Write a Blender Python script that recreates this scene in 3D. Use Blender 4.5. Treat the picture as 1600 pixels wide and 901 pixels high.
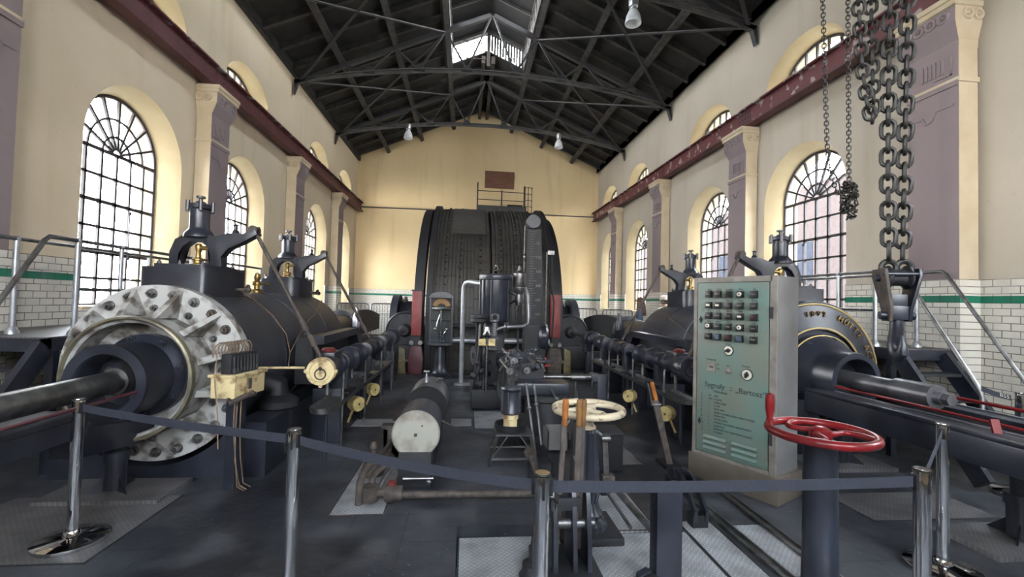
import bpy, bmesh, math, random
from mathutils import Vector, Matrix
random.seed(7)
S = bpy.context.scene
COL = S.collection
for o in list(bpy.data.objects): bpy.data.objects.remove(o)
PI = math.pi; R = math.radians

# ------------------------------------------------------------------ camera
cam_d = bpy.data.cameras.new('camera'); cam = bpy.data.objects.new('camera', cam_d); COL.objects.link(cam)
yaw, pitch, roll = R(5.782), R(1.661), R(1.478)
fw = Vector((math.sin(yaw)*math.cos(pitch), math.cos(yaw)*math.cos(pitch), math.sin(pitch)))
r0 = Vector((math.cos(yaw), -math.sin(yaw), 0)); u0 = r0.cross(fw)
rr = r0*math.cos(roll) + u0*math.sin(roll); uu = u0*math.cos(roll) - r0*math.sin(roll)
cam.matrix_world = Matrix(((rr.x, uu.x, -fw.x, 0), (rr.y, uu.y, -fw.y, 0), (rr.z, uu.z, -fw.z, 1.68), (0, 0, 0, 1)))
cam_d.sensor_width = 36; cam_d.lens = 700/1600*36; cam_d.clip_start = .05; cam_d.clip_end = 200
S.camera = cam

# ------------------------------------------------------------------ daylight
W = bpy.data.worlds.new('overcast_sky'); S.world = W; W.use_nodes = True
nt = W.node_tree; bg = nt.nodes['Background']
tc = nt.nodes.new('ShaderNodeTexCoord'); sx = nt.nodes.new('ShaderNodeSeparateXYZ'); rp = nt.nodes.new('ShaderNodeValToRGB')
nt.links.new(tc.outputs['Generated'], sx.inputs[0]); nt.links.new(sx.outputs['Z'], rp.inputs[0]); nt.links.new(rp.outputs[0], bg.inputs['Color'])
rp.color_ramp.elements[0].position = 0.0; rp.color_ramp.elements[0].color = (1.0, 0.97, 0.93, 1)
rp.color_ramp.elements[1].position = 0.6; rp.color_ramp.elements[1].color = (0.80, 0.90, 1.0, 1)
bg.inputs['Strength'].default_value = 48.0
S.view_settings.view_transform = 'Standard'; S.view_settings.look = 'None'
S.view_settings.exposure = 0.0; S.view_settings.gamma = 1.0; S.view_settings.use_curve_mapping = False

# ------------------------------------------------------------------ materials
def newmat(name):
    m = bpy.data.materials.new(name); m.use_nodes = True
    return m, m.node_tree, m.node_tree.nodes['Principled BSDF']
def mat(name, col, rough=.5, metal=0, col2=None, scale=5, lo=.35, hi=.65, bump=0, spec=.5, detail=5, coat=0):
    m, t, b = newmat(name)
    b.inputs['Roughness'].default_value = rough; b.inputs['Metallic'].default_value = metal
    b.inputs['Specular IOR Level'].default_value = spec
    if coat: b.inputs['Coat Weight'].default_value = coat; b.inputs['Coat Roughness'].default_value = .15
    if col2 is None: col2 = tuple(c*.72 for c in col)
    g = t.nodes.new('ShaderNodeNewGeometry'); n = t.nodes.new('ShaderNodeTexNoise'); c = t.nodes.new('ShaderNodeValToRGB')
    n.inputs['Scale'].default_value = scale; n.inputs['Detail'].default_value = detail
    t.links.new(g.outputs['Position'], n.inputs['Vector']); t.links.new(n.outputs['Fac'], c.inputs[0])
    c.color_ramp.elements[0].position = lo; c.color_ramp.elements[0].color = (*col2, 1)
    c.color_ramp.elements[1].position = hi; c.color_ramp.elements[1].color = (*col, 1)
    t.links.new(c.outputs[0], b.inputs['Base Color'])
    if bump:
        bp = t.nodes.new('ShaderNodeBump'); bp.inputs['Strength'].default_value = bump; bp.inputs['Distance'].default_value = .02
        t.links.new(n.outputs['Fac'], bp.inputs['Height']); t.links.new(bp.outputs[0], b.inputs['Normal'])
    return m
def mixcol(t, a, b, fac):
    x = t.nodes.new('ShaderNodeMix'); x.data_type = 'RGBA'
    for s, v in ((6, a), (7, b)):
        if isinstance(v, tuple): x.inputs[s].default_value = (*v, 1)
        else: t.links.new(v, x.inputs[s])
    if isinstance(fac, (int, float)): x.inputs[0].default_value = fac
    else: t.links.new(fac, x.inputs[0])
    return x.outputs[2]
def math_(t, op, a, b=None):
    x = t.nodes.new('ShaderNodeMath'); x.operation = op
    for i, v in enumerate((a, b)):
        if v is None: continue
        if isinstance(v, (int, float)): x.inputs[i].default_value = v
        else: t.links.new(v, x.inputs[i])
    return x.outputs[0]
def noise(t, vec, scale, detail=4, lo=.4, hi=.6):
    n = t.nodes.new('ShaderNodeTexNoise'); n.inputs['Scale'].default_value = scale; n.inputs['Detail'].default_value = detail
    t.links.new(vec, n.inputs['Vector'])
    m = t.nodes.new('ShaderNodeMapRange'); m.inputs[1].default_value = lo; m.inputs[2].default_value = hi
    t.links.new(n.outputs['Fac'], m.inputs[0]); return m.outputs[0]
def pos_uv(t, ax):
    g = t.nodes.new('ShaderNodeNewGeometry'); s = t.nodes.new('ShaderNodeSeparateXYZ'); c = t.nodes.new('ShaderNodeCombineXYZ')
    t.links.new(g.outputs['Position'], s.inputs[0])
    t.links.new(s.outputs[ax[0]], c.inputs[0]); t.links.new(s.outputs[ax[1]], c.inputs[1])
    return g.outputs['Position'], c.outputs[0], s
def brickmat(name, ax, c1, c2, mortar, bw, rh, ms, rough, bump=.3, spec=.5):
    m, t, b = newmat(name); p, v, s = pos_uv(t, ax)
    k = t.nodes.new('ShaderNodeTexBrick'); t.links.new(v, k.inputs['Vector'])
    k.inputs['Scale'].default_value = 1; k.inputs['Brick Width'].default_value = bw; k.inputs['Row Height'].default_value = rh
    k.inputs['Mortar Size'].default_value = ms; k.inputs['Color1'].default_value = (*c1, 1); k.inputs['Color2'].default_value = (*c2, 1); k.inputs['Mortar'].default_value = (*mortar, 1)
    dirt = noise(t, p, 3, 5, .45, .8)
    t.links.new(mixcol(t, k.outputs['Color'], tuple(c*.75 for c in c1), dirt), b.inputs['Base Color'])
    bp = t.nodes.new('ShaderNodeBump'); bp.inputs['Strength'].default_value = bump; bp.inputs['Distance'].default_value = .006; bp.invert = True
    t.links.new(k.outputs['Fac'], bp.inputs['Height']); t.links.new(bp.outputs[0], b.inputs['Normal'])
    b.inputs['Roughness'].default_value = rough; b.inputs['Specular IOR Level'].default_value = spec
    return m
def plaster(name, c, c2, streak):
    m, t, b = newmat(name); p, v, s = pos_uv(t, 'YZ')
    a = noise(t, p, .7, 6, .35, .7)
    mp = t.nodes.new('ShaderNodeMapping'); mp.inputs['Scale'].default_value = (2.2, 2.2, .22); t.links.new(p, mp.inputs['Vector'])
    st = noise(t, mp.outputs[0], 1.0, 6, .56, .8)
    x = mixcol(t, c, c2, a); x = mixcol(t, x, streak, math_(t, 'MULTIPLY', st, .55)); 
    spots = noise(t, p, 14, 3, .7, .76); x = mixcol(t, x, tuple(q*.6 for q in c), math_(t, 'MULTIPLY', spots, .25))
    t.links.new(x, b.inputs['Base Color']); b.inputs['Roughness'].default_value = .85; b.inputs['Specular IOR Level'].default_value = .25
    n = t.nodes.new('ShaderNodeTexNoise'); n.inputs['Scale'].default_value = 6; n.inputs['Detail'].default_value = 8; t.links.new(p, n.inputs['Vector'])
    bp = t.nodes.new('ShaderNodeBump'); bp.inputs['Strength'].default_value = .35; bp.inputs['Distance'].default_value = .02
    t.links.new(n.outputs['Fac'], bp.inputs['Height']); t.links.new(bp.outputs[0], b.inputs['Normal'])
    return m
M = {}
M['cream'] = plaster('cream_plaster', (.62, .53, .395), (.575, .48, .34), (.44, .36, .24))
M['creamr'] = plaster('dimmed_plaster', (.45, .405, .335), (.41, .362, .292), (.34, .295, .225))  # right wall plaster: greyer, and darkened to offset its stronger light
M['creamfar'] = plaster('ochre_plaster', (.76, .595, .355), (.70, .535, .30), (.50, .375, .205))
M['mauve'] = plaster('mauve_paint', (.235, .19, .195), (.20, .16, .165), (.16, .125, .13))
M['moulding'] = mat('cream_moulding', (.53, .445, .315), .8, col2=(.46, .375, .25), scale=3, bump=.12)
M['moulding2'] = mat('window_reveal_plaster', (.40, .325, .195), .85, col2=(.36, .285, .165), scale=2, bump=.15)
M['tileY'] = brickmat('white_wall_tile', 'YZ', (.66, .63, .56), (.60, .57, .50), (.16, .14, .12), .172, .083, .005, .18)
M['tileX'] = brickmat('white_wall_tile_far', 'XZ', (.66, .63, .56), (.60, .57, .50), (.16, .14, .12), .172, .083, .005, .18)
M['greenY'] = brickmat('green_wall_tile', 'YZ', (.025, .17, .105), (.02, .145, .09), (.05, .08, .06), .172, .3, .004, .15)
M['greenX'] = brickmat('green_wall_tile_far', 'XZ', (.025, .17, .105), (.02, .145, .09), (.05, .08, .06), .172, .3, .004, .15)
M['redbrick'] = brickmat('red_brick', 'XZ', (.21, .075, .045), (.15, .055, .035), (.17, .12, .085), .25, .07, .012, .9)
M['outbrick'] = brickmat('dimmed_brick', 'YZ', (.040, .0305, .0285), (.034, .0265, .0255), (.040, .035, .034), .25, .075, .012, .95, spec=0)  # brick tone darkened as shade, else the bright sky bleaches it
M['wallout'] = mat('dark_far_glass', (.018, .020, .026), .9, scale=3, spec=0)  # dark opaque tone without gloss for the distant window panes
M['roof'] = mat('dark_roof_boards', (.020, .018, .0165), .8, col2=(.008, .0075, .007), scale=2.5, bump=.4)
M['timber'] = mat('dark_timber', (.042, .039, .037), .75, col2=(.018, .017, .017), scale=6, bump=.3)
M['steelroof'] = mat('roof_steel', (.030, .030, .033), .55, scale=5)
M['tie'] = mat('pale_tie_steel', (.085, .082, .078), .55, scale=5)
M['rail'] = mat('flaking_red_paint', (.095, .022, .024), .6, col2=(.055, .013, .016), scale=3, bump=.2)
M['flange'] = mat('flaked_flange_paint', (.10, .022, .024), .6, col2=(.30, .26, .23), scale=4.5, lo=.395, hi=.44, bump=.4, detail=8)
M['frame'] = mat('window_iron', (.035, .028, .03), .6, scale=8)
M['black'] = mat('black_machine_paint', (.022, .025, .036), .34, col2=(.009, .010, .016), scale=4, bump=.05)
M['blackdull'] = mat('oily_black_iron', (.012, .0125, .016), .62, col2=(.006, .006, .008), scale=6, bump=.15)
M['clad'] = mat('blued_cladding', (.040, .044, .057), .45, col2=(.024, .026, .034), scale=2.2, bump=.04)
M['steel'] = mat('bright_steel', (.50, .50, .52), .24, 1, col2=(.30, .30, .32), scale=12)
M['dullsteel'] = mat('dull_steel', (.22, .22, .22), .4, .9, col2=(.11, .105, .10), scale=9)
M['chrome'] = mat('chrome', (.80, .80, .82), .07, 1, col2=(.74, .74, .76), scale=3)
M['galv'] = mat('aluminium_paint', (.40, .42, .44), .35, .6, col2=(.30, .31, .33), scale=10)
M['whiteiron'] = mat('chipped_white_paint', (.36, .355, .34), .5, col2=(.085, .072, .06), scale=7, lo=.38, hi=.54, bump=.25, detail=9)
M['whiteiron2'] = mat('dirty_grey_enamel', (.27, .26, .225), .6, col2=(.15, .125, .10), scale=6, lo=.32, hi=.55, detail=8)
M['creamiron'] = mat('chipped_cream_enamel', (.44, .375, .26), .42, col2=(.13, .085, .055), scale=16, lo=.36, hi=.44, bump=.2, detail=8)
M['yellow'] = mat('old_yellow_paint', (.50, .40, .17), .5, col2=(.24, .17, .06), scale=9, lo=.3, hi=.5)
M['olive'] = mat('grimy_olive_yellow', (.15, .12, .045), .55, col2=(.06, .05, .025), scale=8)
M['yellowbox'] = mat('stained_yellow_enamel', (.54, .44, .24), .5, col2=(.20, .12, .06), scale=10, lo=.33, hi=.48)
M['rim'] = mat('oiled_rim', (.20, .175, .115), .4, .4, col2=(.09, .08, .06), scale=7)
M['steelgrey'] = mat('grey_turned_steel', (.16, .16, .17), .33, .6, col2=(.10, .10, .11), scale=6)
M['brass'] = mat('brass', (.36, .25, .09), .38, .9, col2=(.20, .13, .05), scale=14)
M['red'] = mat('red_enamel', (.17, .008, .009), .32, coat=.08, spec=.25, col2=(.10, .008, .010), scale=4)
M['redmatt'] = mat('brake_red', (.17, .022, .02), .5, col2=(.10, .014, .015), scale=4)
M['maroon'] = mat('maroon_paint', (.075, .016, .024), .5, scale=4)
M['rust'] = mat('rusty_iron', (.080, .063, .052), .7, .2, col2=(.035, .028, .025), scale=14, bump=.3)
M['chain'] = mat('greasy_chain_iron', (.008, .008, .0075), .5, .1, col2=(.015, .013, .011), scale=25, bump=.2)
M['wood'] = mat('varnished_handle_wood', (.33, .115, .028), .35, col2=(.17, .06, .014), scale=12)
M['wooddark'] = mat('dark_handle_wood', (.10, .042, .016), .4, col2=(.20, .10, .03), scale=9)
M['belt'] = mat('navy_webbing', (.019, .022, .034), .75, col2=(.014, .016, .025), scale=60)
M['plastic'] = mat('black_plastic', (.012, .012, .013), .35)
M['grey'] = mat('grey_steel_case', (.115, .112, .108), .5, col2=(.09, .086, .083), scale=5)
M['greyframe'] = mat('worn_grey_paint', (.18, .165, .145), .5, col2=(.115, .10, .085), scale=8)
M['plinth'] = mat('brown_grey_plinth', (.095, .078, .062), .6, col2=(.07, .057, .045), scale=5)
M['turq'] = mat('faded_turquoise_paint', (.088, .140, .120), .5, col2=(.112, .128, .104), scale=4.5, lo=.4, hi=.62)
M['ivory'] = mat('ivory_bakelite', (.62, .59, .50), .4)
M['ink'] = mat('dark_lettering', (.014, .022, .022), .7)
M['gold'] = mat('gilt_line', (.42, .31, .12), .45, .3)
M['rope'] = mat('bare_copper_pipe', (.23, .155, .095), .5, .5, col2=(.13, .10, .08), scale=15)
M['lamp'] = mat('lamp_aluminium', (.55, .55, .56), .3, .8)
M['lampglass'] = mat('lamp_glass', (.86, .87, .88), .15)
M['skin'] = mat('skin', (.50, .30, .21), .55)
M['hair'] = mat('brown_hair', (.075, .035, .018), .5, col2=(.04, .018, .010), scale=30)
M['denim'] = mat('denim', (.05, .075, .12), .8)
M['cap'] = mat('white_cotton', (.66, .58, .50), .8)
M['dial'] = mat('orange_dial', (.48, .22, .08), .5)
M['pit'] = mat('pit_concrete', (.02, .02, .02), .9)
M['yard'] = mat('pale_yard', (.42, .40, .37), .9, col2=(.34, .32, .30), scale=.5)
M['concrete'] = mat('bare_concrete', (.07, .07, .072), .7, col2=(.04, .04, .042), scale=3)
M['brush'] = mat('black_felt', (.006, .006, .007), .9)
def make_floor():
    m, t, b = newmat('oily_floor_tiles'); p, v, s = pos_uv(t, 'XY')
    k = t.nodes.new('ShaderNodeTexBrick'); t.links.new(v, k.inputs['Vector']); k.offset = 0
    k.inputs['Scale'].default_value = 1; k.inputs['Brick Width'].default_value = .40; k.inputs['Row Height'].default_value = .40; k.inputs['Mortar Size'].default_value = .004
    k.inputs['Color1'].default_value = (.042, .045, .053, 1); k.inputs['Color2'].default_value = (.036, .039, .046, 1); k.inputs['Mortar'].default_value = (.013, .0135, .016, 1)
    a = noise(t, p, .9, 8, .42, .58); c2 = noise(t, p, 2.6, 9, .48, .66)
    x = mixcol(t, k.outputs['Color'], (.014, .015, .019), a); x = mixcol(t, x, (.095, .097, .104), math_(t, 'MULTIPLY', c2, .42))
    spk = noise(t, p, 34, 2, .71, .74); x = mixcol(t, x, (.25, .25, .25), math_(t, 'MULTIPLY', spk, .6))
    t.links.new(x, b.inputs['Base Color'])
    r = t.nodes.new('ShaderNodeMapRange'); r.inputs[3].default_value = .58; r.inputs[4].default_value = .30; t.links.new(a, r.inputs[0]); t.links.new(r.outputs[0], b.inputs['Roughness'])
    n = t.nodes.new('ShaderNodeTexNoise'); n.inputs['Scale'].default_value = 9; n.inputs['Detail'].default_value = 8; t.links.new(p, n.inputs['Vector'])
    bp = t.nodes.new('ShaderNodeBump'); bp.inputs['Strength'].default_value = .3; bp.inputs['Distance'].default_value = .015
    t.links.new(n.outputs['Fac'], bp.inputs['Height']); t.links.new(bp.outputs[0], b.inputs['Normal'])
    return m
M['floor'] = make_floor()
def checker(name, c1, c2, metal, sc=1.0):
    # raised lozenge tread: two sets of short diagonal bars, alternating
    m, t, b = newmat(name); p, v, s = pos_uv(t, 'XY')
    X, Y = s.outputs['X'], s.outputs['Y']; q = .028*sc
    u = math_(t, 'DIVIDE', math_(t, 'ADD', X, Y), q*1.414); w = math_(t, 'DIVIDE', math_(t, 'SUBTRACT', X, Y), q*1.414)
    fu = math_(t, 'FLOOR', u); fv = math_(t, 'FLOOR', w)
    par = math_(t, 'ABSOLUTE', math_(t, 'MODULO', math_(t, 'ADD', fu, fv), 2))
    gu = math_(t, 'ABSOLUTE', math_(t, 'SUBTRACT', math_(t, 'FRACT', u), .5)); gv = math_(t, 'ABSOLUTE', math_(t, 'SUBTRACT', math_(t, 'FRACT', w), .5))
    def bar(a, c): return math_(t, 'MULTIPLY', math_(t, 'LESS_THAN', a, .15), math_(t, 'LESS_THAN', c, .46))
    A = math_(t, 'MULTIPLY', bar(gu, gv), par); B = math_(t, 'MULTIPLY', bar(gv, gu), math_(t, 'SUBTRACT', 1, par))
    h = math_(t, 'ADD', A, B)
    dirt = noise(t, p, 5, 6, .42, .68)
    x = mixcol(t, c2, c1, h); x = mixcol(t, x, tuple(c*.45 for c in c2), math_(t, 'MULTIPLY', dirt, .7))
    t.links.new(x, b.inputs['Base Color']); b.inputs['Metallic'].default_value = metal; b.inputs['Roughness'].default_value = .42
    bp = t.nodes.new('ShaderNodeBump'); bp.inputs['Strength'].default_value = .7; bp.inputs['Distance'].default_value = .003
    t.links.new(h, bp.inputs['Height']); t.links.new(bp.outputs[0], b.inputs['Normal'])
    return m
M['checker'] = checker('chequer_plate', (.42, .425, .44), (.27, .273, .285), .15)
M['checkerdark'] = checker('worn_chequer_plate', (.16, .152, .152), (.105, .10, .102), .1)
def make_drum():
    m, t, b = newmat('drum_lagging'); g = t.nodes.new('ShaderNodeTexCoord'); s = t.nodes.new('ShaderNodeSeparateXYZ')
    t.links.new(g.outputs['Object'], s.inputs[0]); p = g.outputs['Object']
    an = math_(t, 'MULTIPLY', math_(t, 'ARCTAN2', s.outputs['Z'], s.outputs['Y']), 44/(2*PI))
    off = math_(t, 'MULTIPLY', math_(t, 'FLOOR', math_(t, 'MULTIPLY', s.outputs['X'], 2.3)), .43)
    fr = math_(t, 'FRACT', math_(t, 'ADD', an, off)); ln = math_(t, 'LESS_THAN', fr, .055)
    gl = math_(t, 'MULTIPLY', ln, .2)
    n1 = noise(t, p, 1.6, 6, .4, .65); mp = t.nodes.new('ShaderNodeMapping'); mp.inputs['Scale'].default_value = (26, 1, 1); t.links.new(p, mp.inputs['Vector'])
    n2 = noise(t, mp.outputs[0], 1.2, 4, .45, .6)
    x = mixcol(t, (.046, .042, .036), (.025, .024, .022), n1); x = mixcol(t, x, (.022, .021, .020), math_(t, 'MULTIPLY', n2, .55))
    x = mixcol(t, x, (.003, .003, .003), ln)
    t.links.new(x, b.inputs['Base Color']); b.inputs['Roughness'].default_value = .55
    bp = t.nodes.new('ShaderNodeBump'); bp.inputs['Strength'].default_value = .6; bp.inputs['Distance'].default_value = .01; bp.invert = True
    t.links.new(math_(t, 'MAXIMUM', ln, gl), bp.inputs['Height']); t.links.new(bp.outputs[0], b.inputs['Normal'])
    return m
M['drum'] = make_drum()
M['drumsheet'] = mat('brownish_sheet', (.050, .046, .039), .55, col2=(.033, .030, .027), scale=7)
def make_glass(name, tint, gloss):
    m, t, b = newmat(name); out = t.nodes['Material Output']; t.nodes.remove(b)
    tr = t.nodes.new('ShaderNodeBsdfTransparent'); gl = t.nodes.new('ShaderNodeBsdfGlossy'); mx = t.nodes.new('ShaderNodeMixShader')
    tr.inputs[0].default_value = (*tint, 1); gl.inputs['Roughness'].default_value = .03; gl.inputs[0].default_value = (.9, .9, .9, 1)
    mx.inputs[0].default_value = gloss
    t.links.new(tr.outputs[0], mx.inputs[1]); t.links.new(gl.outputs[0], mx.inputs[2]); t.links.new(mx.outputs[0], out.inputs[0])
    return m
M['glass'] = make_glass('dusty_pane', (.93, .94, .96), .05)
M['caseglass'] = make_glass('case_glass', (.92, .95, .95), .08)

# ------------------------------------------------------------------ mesh helpers
def V(*a): return Vector(a[0]) if len(a) == 1 else Vector(a)
def basis(axis):
    a = V(axis).normalized(); ref = V(0, 0, 1) if abs(a.z) < .9 else V(1, 0, 0)
    u = a.cross(ref).normalized(); return a, u, a.cross(u).normalized()
class MB:
    def __init__(s, tf=None): s.bm = bmesh.new(); s.tf = tf
    def v(s, p):
        p = V(p)
        if s.tf: p = s.tf(p)
        return s.bm.verts.new(p)
    def face(s, vs):
        try: return s.bm.faces.new(vs)
        except ValueError: return None
    def hexa(s, p):   # 8 points: bottom ring 0-3, top ring 4-7
        q = [s.v(x) for x in p]
        for f in ((3, 2, 1, 0), (4, 5, 6, 7), (0, 1, 5, 4), (1, 2, 6, 5), (2, 3, 7, 6), (3, 0, 4, 7)): s.face([q[i] for i in f])
        return s
    def bx(s, x0, x1, y0, y1, z0, z1):
        return s.hexa([(x0, y0, z0), (x1, y0, z0), (x1, y1, z0), (x0, y1, z0), (x0, y0, z1), (x1, y0, z1), (x1, y1, z1), (x0, y1, z1)])
    def bar(s, p0, p1, w, h, up=(0, 0, 1)):   # w across, h along up
        p0, p1 = V(p0), V(p1); a = (p1-p0).normalized(); x = a.cross(V(up))
        if x.length < 1e-4: x = a.cross(V(0, 1, 0))
        x.normalize(); y = x.cross(a).normalized(); x *= w/2; y *= h/2
        return s.hexa([p0-x-y, p0+x-y, p0+x+y, p0-x+y, p1-x-y, p1+x-y, p1+x+y, p1-x+y])
    def rings(s, rings, close=False, caps=True):
        rv = [[s.v(p) for p in r] for r in rings]; n = len(rv[0])
        m = len(rv)
        for i in range(m if close else m-1):
            A, B = rv[i], rv[(i+1) % m]
            for k in range(n): s.face([A[k], A[(k+1) % n], B[(k+1) % n], B[k]])
        if caps and not close: s.face(rv[0][::-1]); s.face(rv[-1])
        return s
    def cyl(s, p0, p1, r0_, r1_=None, n=16, caps=True):
        if r1_ is None: r1_ = r0_
        p0, p1 = V(p0), V(p1); a, u, w = basis(p1-p0)
        rg = lambda c, r: [c + u*(r*math.cos(2*PI*k/n)) + w*(r*math.sin(2*PI*k/n)) for k in range(n)]
        return s.rings([rg(p0, r0_), rg(p1, r1_)], caps=caps)
    def lathe(s, prof, o, axis, n=32, a0=0, a1=2*PI, ref=None):   # prof: (radius, distance along axis)
        o = V(o); a, u, w = basis(axis)
        if ref is not None: u = V(ref).normalized(); w = a.cross(u)
        full = abs(a1-a0-2*PI) < 1e-6; k_ = n if full else n+1
        cols = []
        for k in range(k_):
            t = a0 + (a1-a0)*k/n; d = u*math.cos(t) + w*math.sin(t)
            cols.append([s.v(o + a*h + d*max(r, 1e-4)) for r, h in prof])
        for k in range(n):
            A, B = cols[k], cols[(k+1) % k_]
            for i in range(len(prof)-1): s.face([A[i], B[i], B[i+1], A[i+1]])
        return s
    def tube(s, pts, r, n=8, close=False):
        pts = [V(p) for p in pts]; m = len(pts); rg = []; u = None
        for i in range(m):
            if close: d = pts[(i+1) % m]-pts[i-1]
            else: d = pts[min(i+1, m-1)]-pts[max(i-1, 0)]
            d.normalize()
            if u is None: _, u, _w = basis(d)
            u = (u - d*u.dot(d)).normalized(); w = d.cross(u)
            rad = r[i] if isinstance(r, (list, tuple)) else r
            rg.append([pts[i] + u*(rad*math.cos(2*PI*k/n)) + w*(rad*math.sin(2*PI*k/n)) for k in range(n)])
        return s.rings(rg, close=close)
    def prism(s, poly, o, u, w, t):   # poly in (u,w) about o, extruded by vector t
        o, u, w, t = V(o), V(u), V(w), V(t)
        A = [s.v(o + u*a + w*b) for a, b in poly]; B = [s.v(o + u*a + w*b + t) for a, b in poly]; n = len(poly)
        fa = s.face(A[::-1]); fb = s.face(B)
        for k in range(n): s.face([A[k], A[(k+1) % n], B[(k+1) % n], B[k]])
        bmesh.ops.triangulate(s.bm, faces=[f for f in (fa, fb) if f])
        return s
    def torus(s, c, axis, R_, r_, n=32, m=10, a0=0, a1=2*PI):
        a, u, w = basis(axis); c = V(c); full = abs(a1-a0-2*PI) < 1e-6; k_ = n if full else n+1; rg = []
        for k in range(k_):
            t = a0 + (a1-a0)*k/n; d = u*math.cos(t) + w*math.sin(t)
            rg.append([c + d*(R_ + r_*math.cos(2*PI*j/m)) + a*(r_*math.sin(2*PI*j/m)) for j in range(m)])
        return s.rings(rg, close=full)
    def ball(s, c, r, n=12, m=8, sc=(1, 1, 1)):
        c = V(c); top = s.v(c + V(0, 0, r*sc[2])); bot = s.v(c - V(0, 0, r*sc[2])); rows = []
        for j in range(1, m):
            f = PI*j/m
            rows.append([s.v(c + V(r*sc[0]*math.sin(f)*math.cos(2*PI*k/n), r*sc[1]*math.sin(f)*math.sin(2*PI*k/n), r*sc[2]*math.cos(f))) for k in range(n)])
        for k in range(n):
            s.face([top, rows[0][k], rows[0][(k+1) % n]]); s.face([bot, rows[-1][(k+1) % n], rows[-1][k]])
            for j in range(m-2): s.face([rows[j][k], rows[j+1][k], rows[j+1][(k+1) % n], rows[j][(k+1) % n]])
        return s
    def hexnut(s, c, axis, r, h):
        a, u, w = basis(axis); return s.cyl(c, V(c)+a*h, r, n=6)
    def bolt(s, c, axis, r=.03, h=.03):
        a, u, w = basis(axis); c = V(c)
        s.cyl(c, c+a*h*.25, r*1.35, n=12); s.cyl(c+a*h*.25, c+a*h, r, n=6); s.cyl(c+a*h, c+a*h*1.7, r*.5, n=8); return s
    def link(s, c, d, side, L, W_, r_, n=6):
        c, d, e = V(c), V(d).normalized(), V(side).normalized(); h = L/2-W_/2; pts = []
        for k in range(7): t = -PI/2 + PI*k/6; pts.append(c + d*(h + W_/2*math.cos(t)) + e*(W_/2*math.sin(t)))
        for k in range(7): t = PI/2 + PI*k/6; pts.append(c + d*(-h + W_/2*math.cos(t)) + e*(W_/2*math.sin(t)))
        return s.tube(pts, r_, n, close=True)
    def build(s, name, m, parent=None, bevel=0, smooth=38, loc=None):
        bm = s.bm; bmesh.ops.recalc_face_normals(bm, faces=bm.faces[:])
        if bevel:
            es = [e for e in bm.edges if len(e.link_faces) == 2 and e.calc_face_angle(0) > R(40)]
            bmesh.ops.bevel(bm, geom=es, offset=bevel, segments=2, affect='EDGES', profile=.6, clamp_overlap=True)
        off = V(0, 0, 0); q = parent
        while q is not None: off += q.location; q = q.parent
        if parent is None:
            if loc is None:
                xs = [v.co for v in bm.verts]; lo = [min(c[i] for c in xs) for i in range(3)]; hi = [max(c[i] for c in xs) for i in range(3)]
                loc = V((lo[0]+hi[0])/2, (lo[1]+hi[1])/2, lo[2])
            off = V(loc)
        bmesh.ops.translate(bm, verts=bm.verts[:], vec=-off)
        me = bpy.data.meshes.new(name); bm.to_mesh(me); bm.free(); me.materials.append(M[m] if isinstance(m, str) else m)
        if smooth:
            me.polygons.foreach_set('use_smooth', [True]*len(me.polygons)); me.set_sharp_from_angle(angle=R(smooth))
        o = bpy.data.objects.new(name, me); COL.objects.link(o)
        if parent is not None: o.parent = parent
        else: o.location = off
        return o
def tag(o, label=None, cat=None, group=None, kind=None):
    if label: o['label'] = label
    if cat: o['category'] = cat
    if group: o['group'] = group
    if kind: o['kind'] = kind
    return o
def thing(name, loc, label, cat, group=None, kind=None):
    o = bpy.data.objects.new(name, None); COL.objects.link(o); o.location = loc; o.empty_display_size = .1
    return tag(o, label, cat, group, kind)
def copy_tree(o, parent=None):
    c = o.copy(); COL.objects.link(c); c.parent = parent
    for ch in list(o.children): copy_tree(ch, c)
    return c
def text_mesh(txt, size, o, u, w, n, depth=.0015, align='LEFT', shear=0, spacing=1.0):
    """letters as a mesh: origin o, reading along u, up along w, facing n"""
    cu = bpy.data.curves.new('lettering', 'FONT'); cu.body = txt; cu.size = size; cu.align_x = align; cu.extrude = depth/2; cu.shear = shear; cu.space_character = spacing
    cu.resolution_u = 3
    ob = bpy.data.objects.new('lettering', cu); COL.objects.link(ob)
    me = bpy.data.meshes.new_from_object(ob.evaluated_get(bpy.context.evaluated_depsgraph_get()))
    bpy.data.objects.remove(ob); bpy.data.curves.remove(cu)
    u, w, n, o = V(u).normalized(), V(w).normalized(), V(n).normalized(), V(o)
    b = bmesh.new(); b.from_mesh(me); bpy.data.meshes.remove(me)
    for v in b.verts: v.co = o + u*v.co.x + w*v.co.y + n*(v.co.z + depth/2)
    return b
def text_obj(items, name, m, parent):
    mb = MB()
    for it in items:
        b = text_mesh(*it[0], **it[1]); me = bpy.data.meshes.new('t'); b.to_mesh(me); b.free(); mb.bm.from_mesh(me); bpy.data.meshes.remove(me)
    return mb.build(name, m, parent, smooth=0)
def arc(c, u, w, r, a0, a1, n):
    c, u, w = V(c), V(u), V(w)
    return [c + u*(r*math.cos(a0+(a1-a0)*k/n)) + w*(r*math.sin(a0+(a1-a0)*k/n)) for k in range(n+1)]
# ================================================================== THE HALL
XL, XR, YN, YF = -4.97, 6.03, -3.4, 20.42
XC = .53; EAVE = 8.0; RIDGE = 10.4; SL = (RIDGE-EAVE)/(XR-XC)
roofz = lambda x: RIDGE - SL*abs(x-XC)
WCS = {'left': [7.25, 10.45, 15.3, 18.5], 'right': [2.5, 7.58, 10.78, 15.55, 18.7]}   # window centres along the side walls
RO, RI, SPR, SILL = 1.0, .83, 3.71, 1.44
CO, CI, CSP, CRISE, CSILL = .97, .82, 6.08, .66, 5.86
DEP = .30

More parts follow.
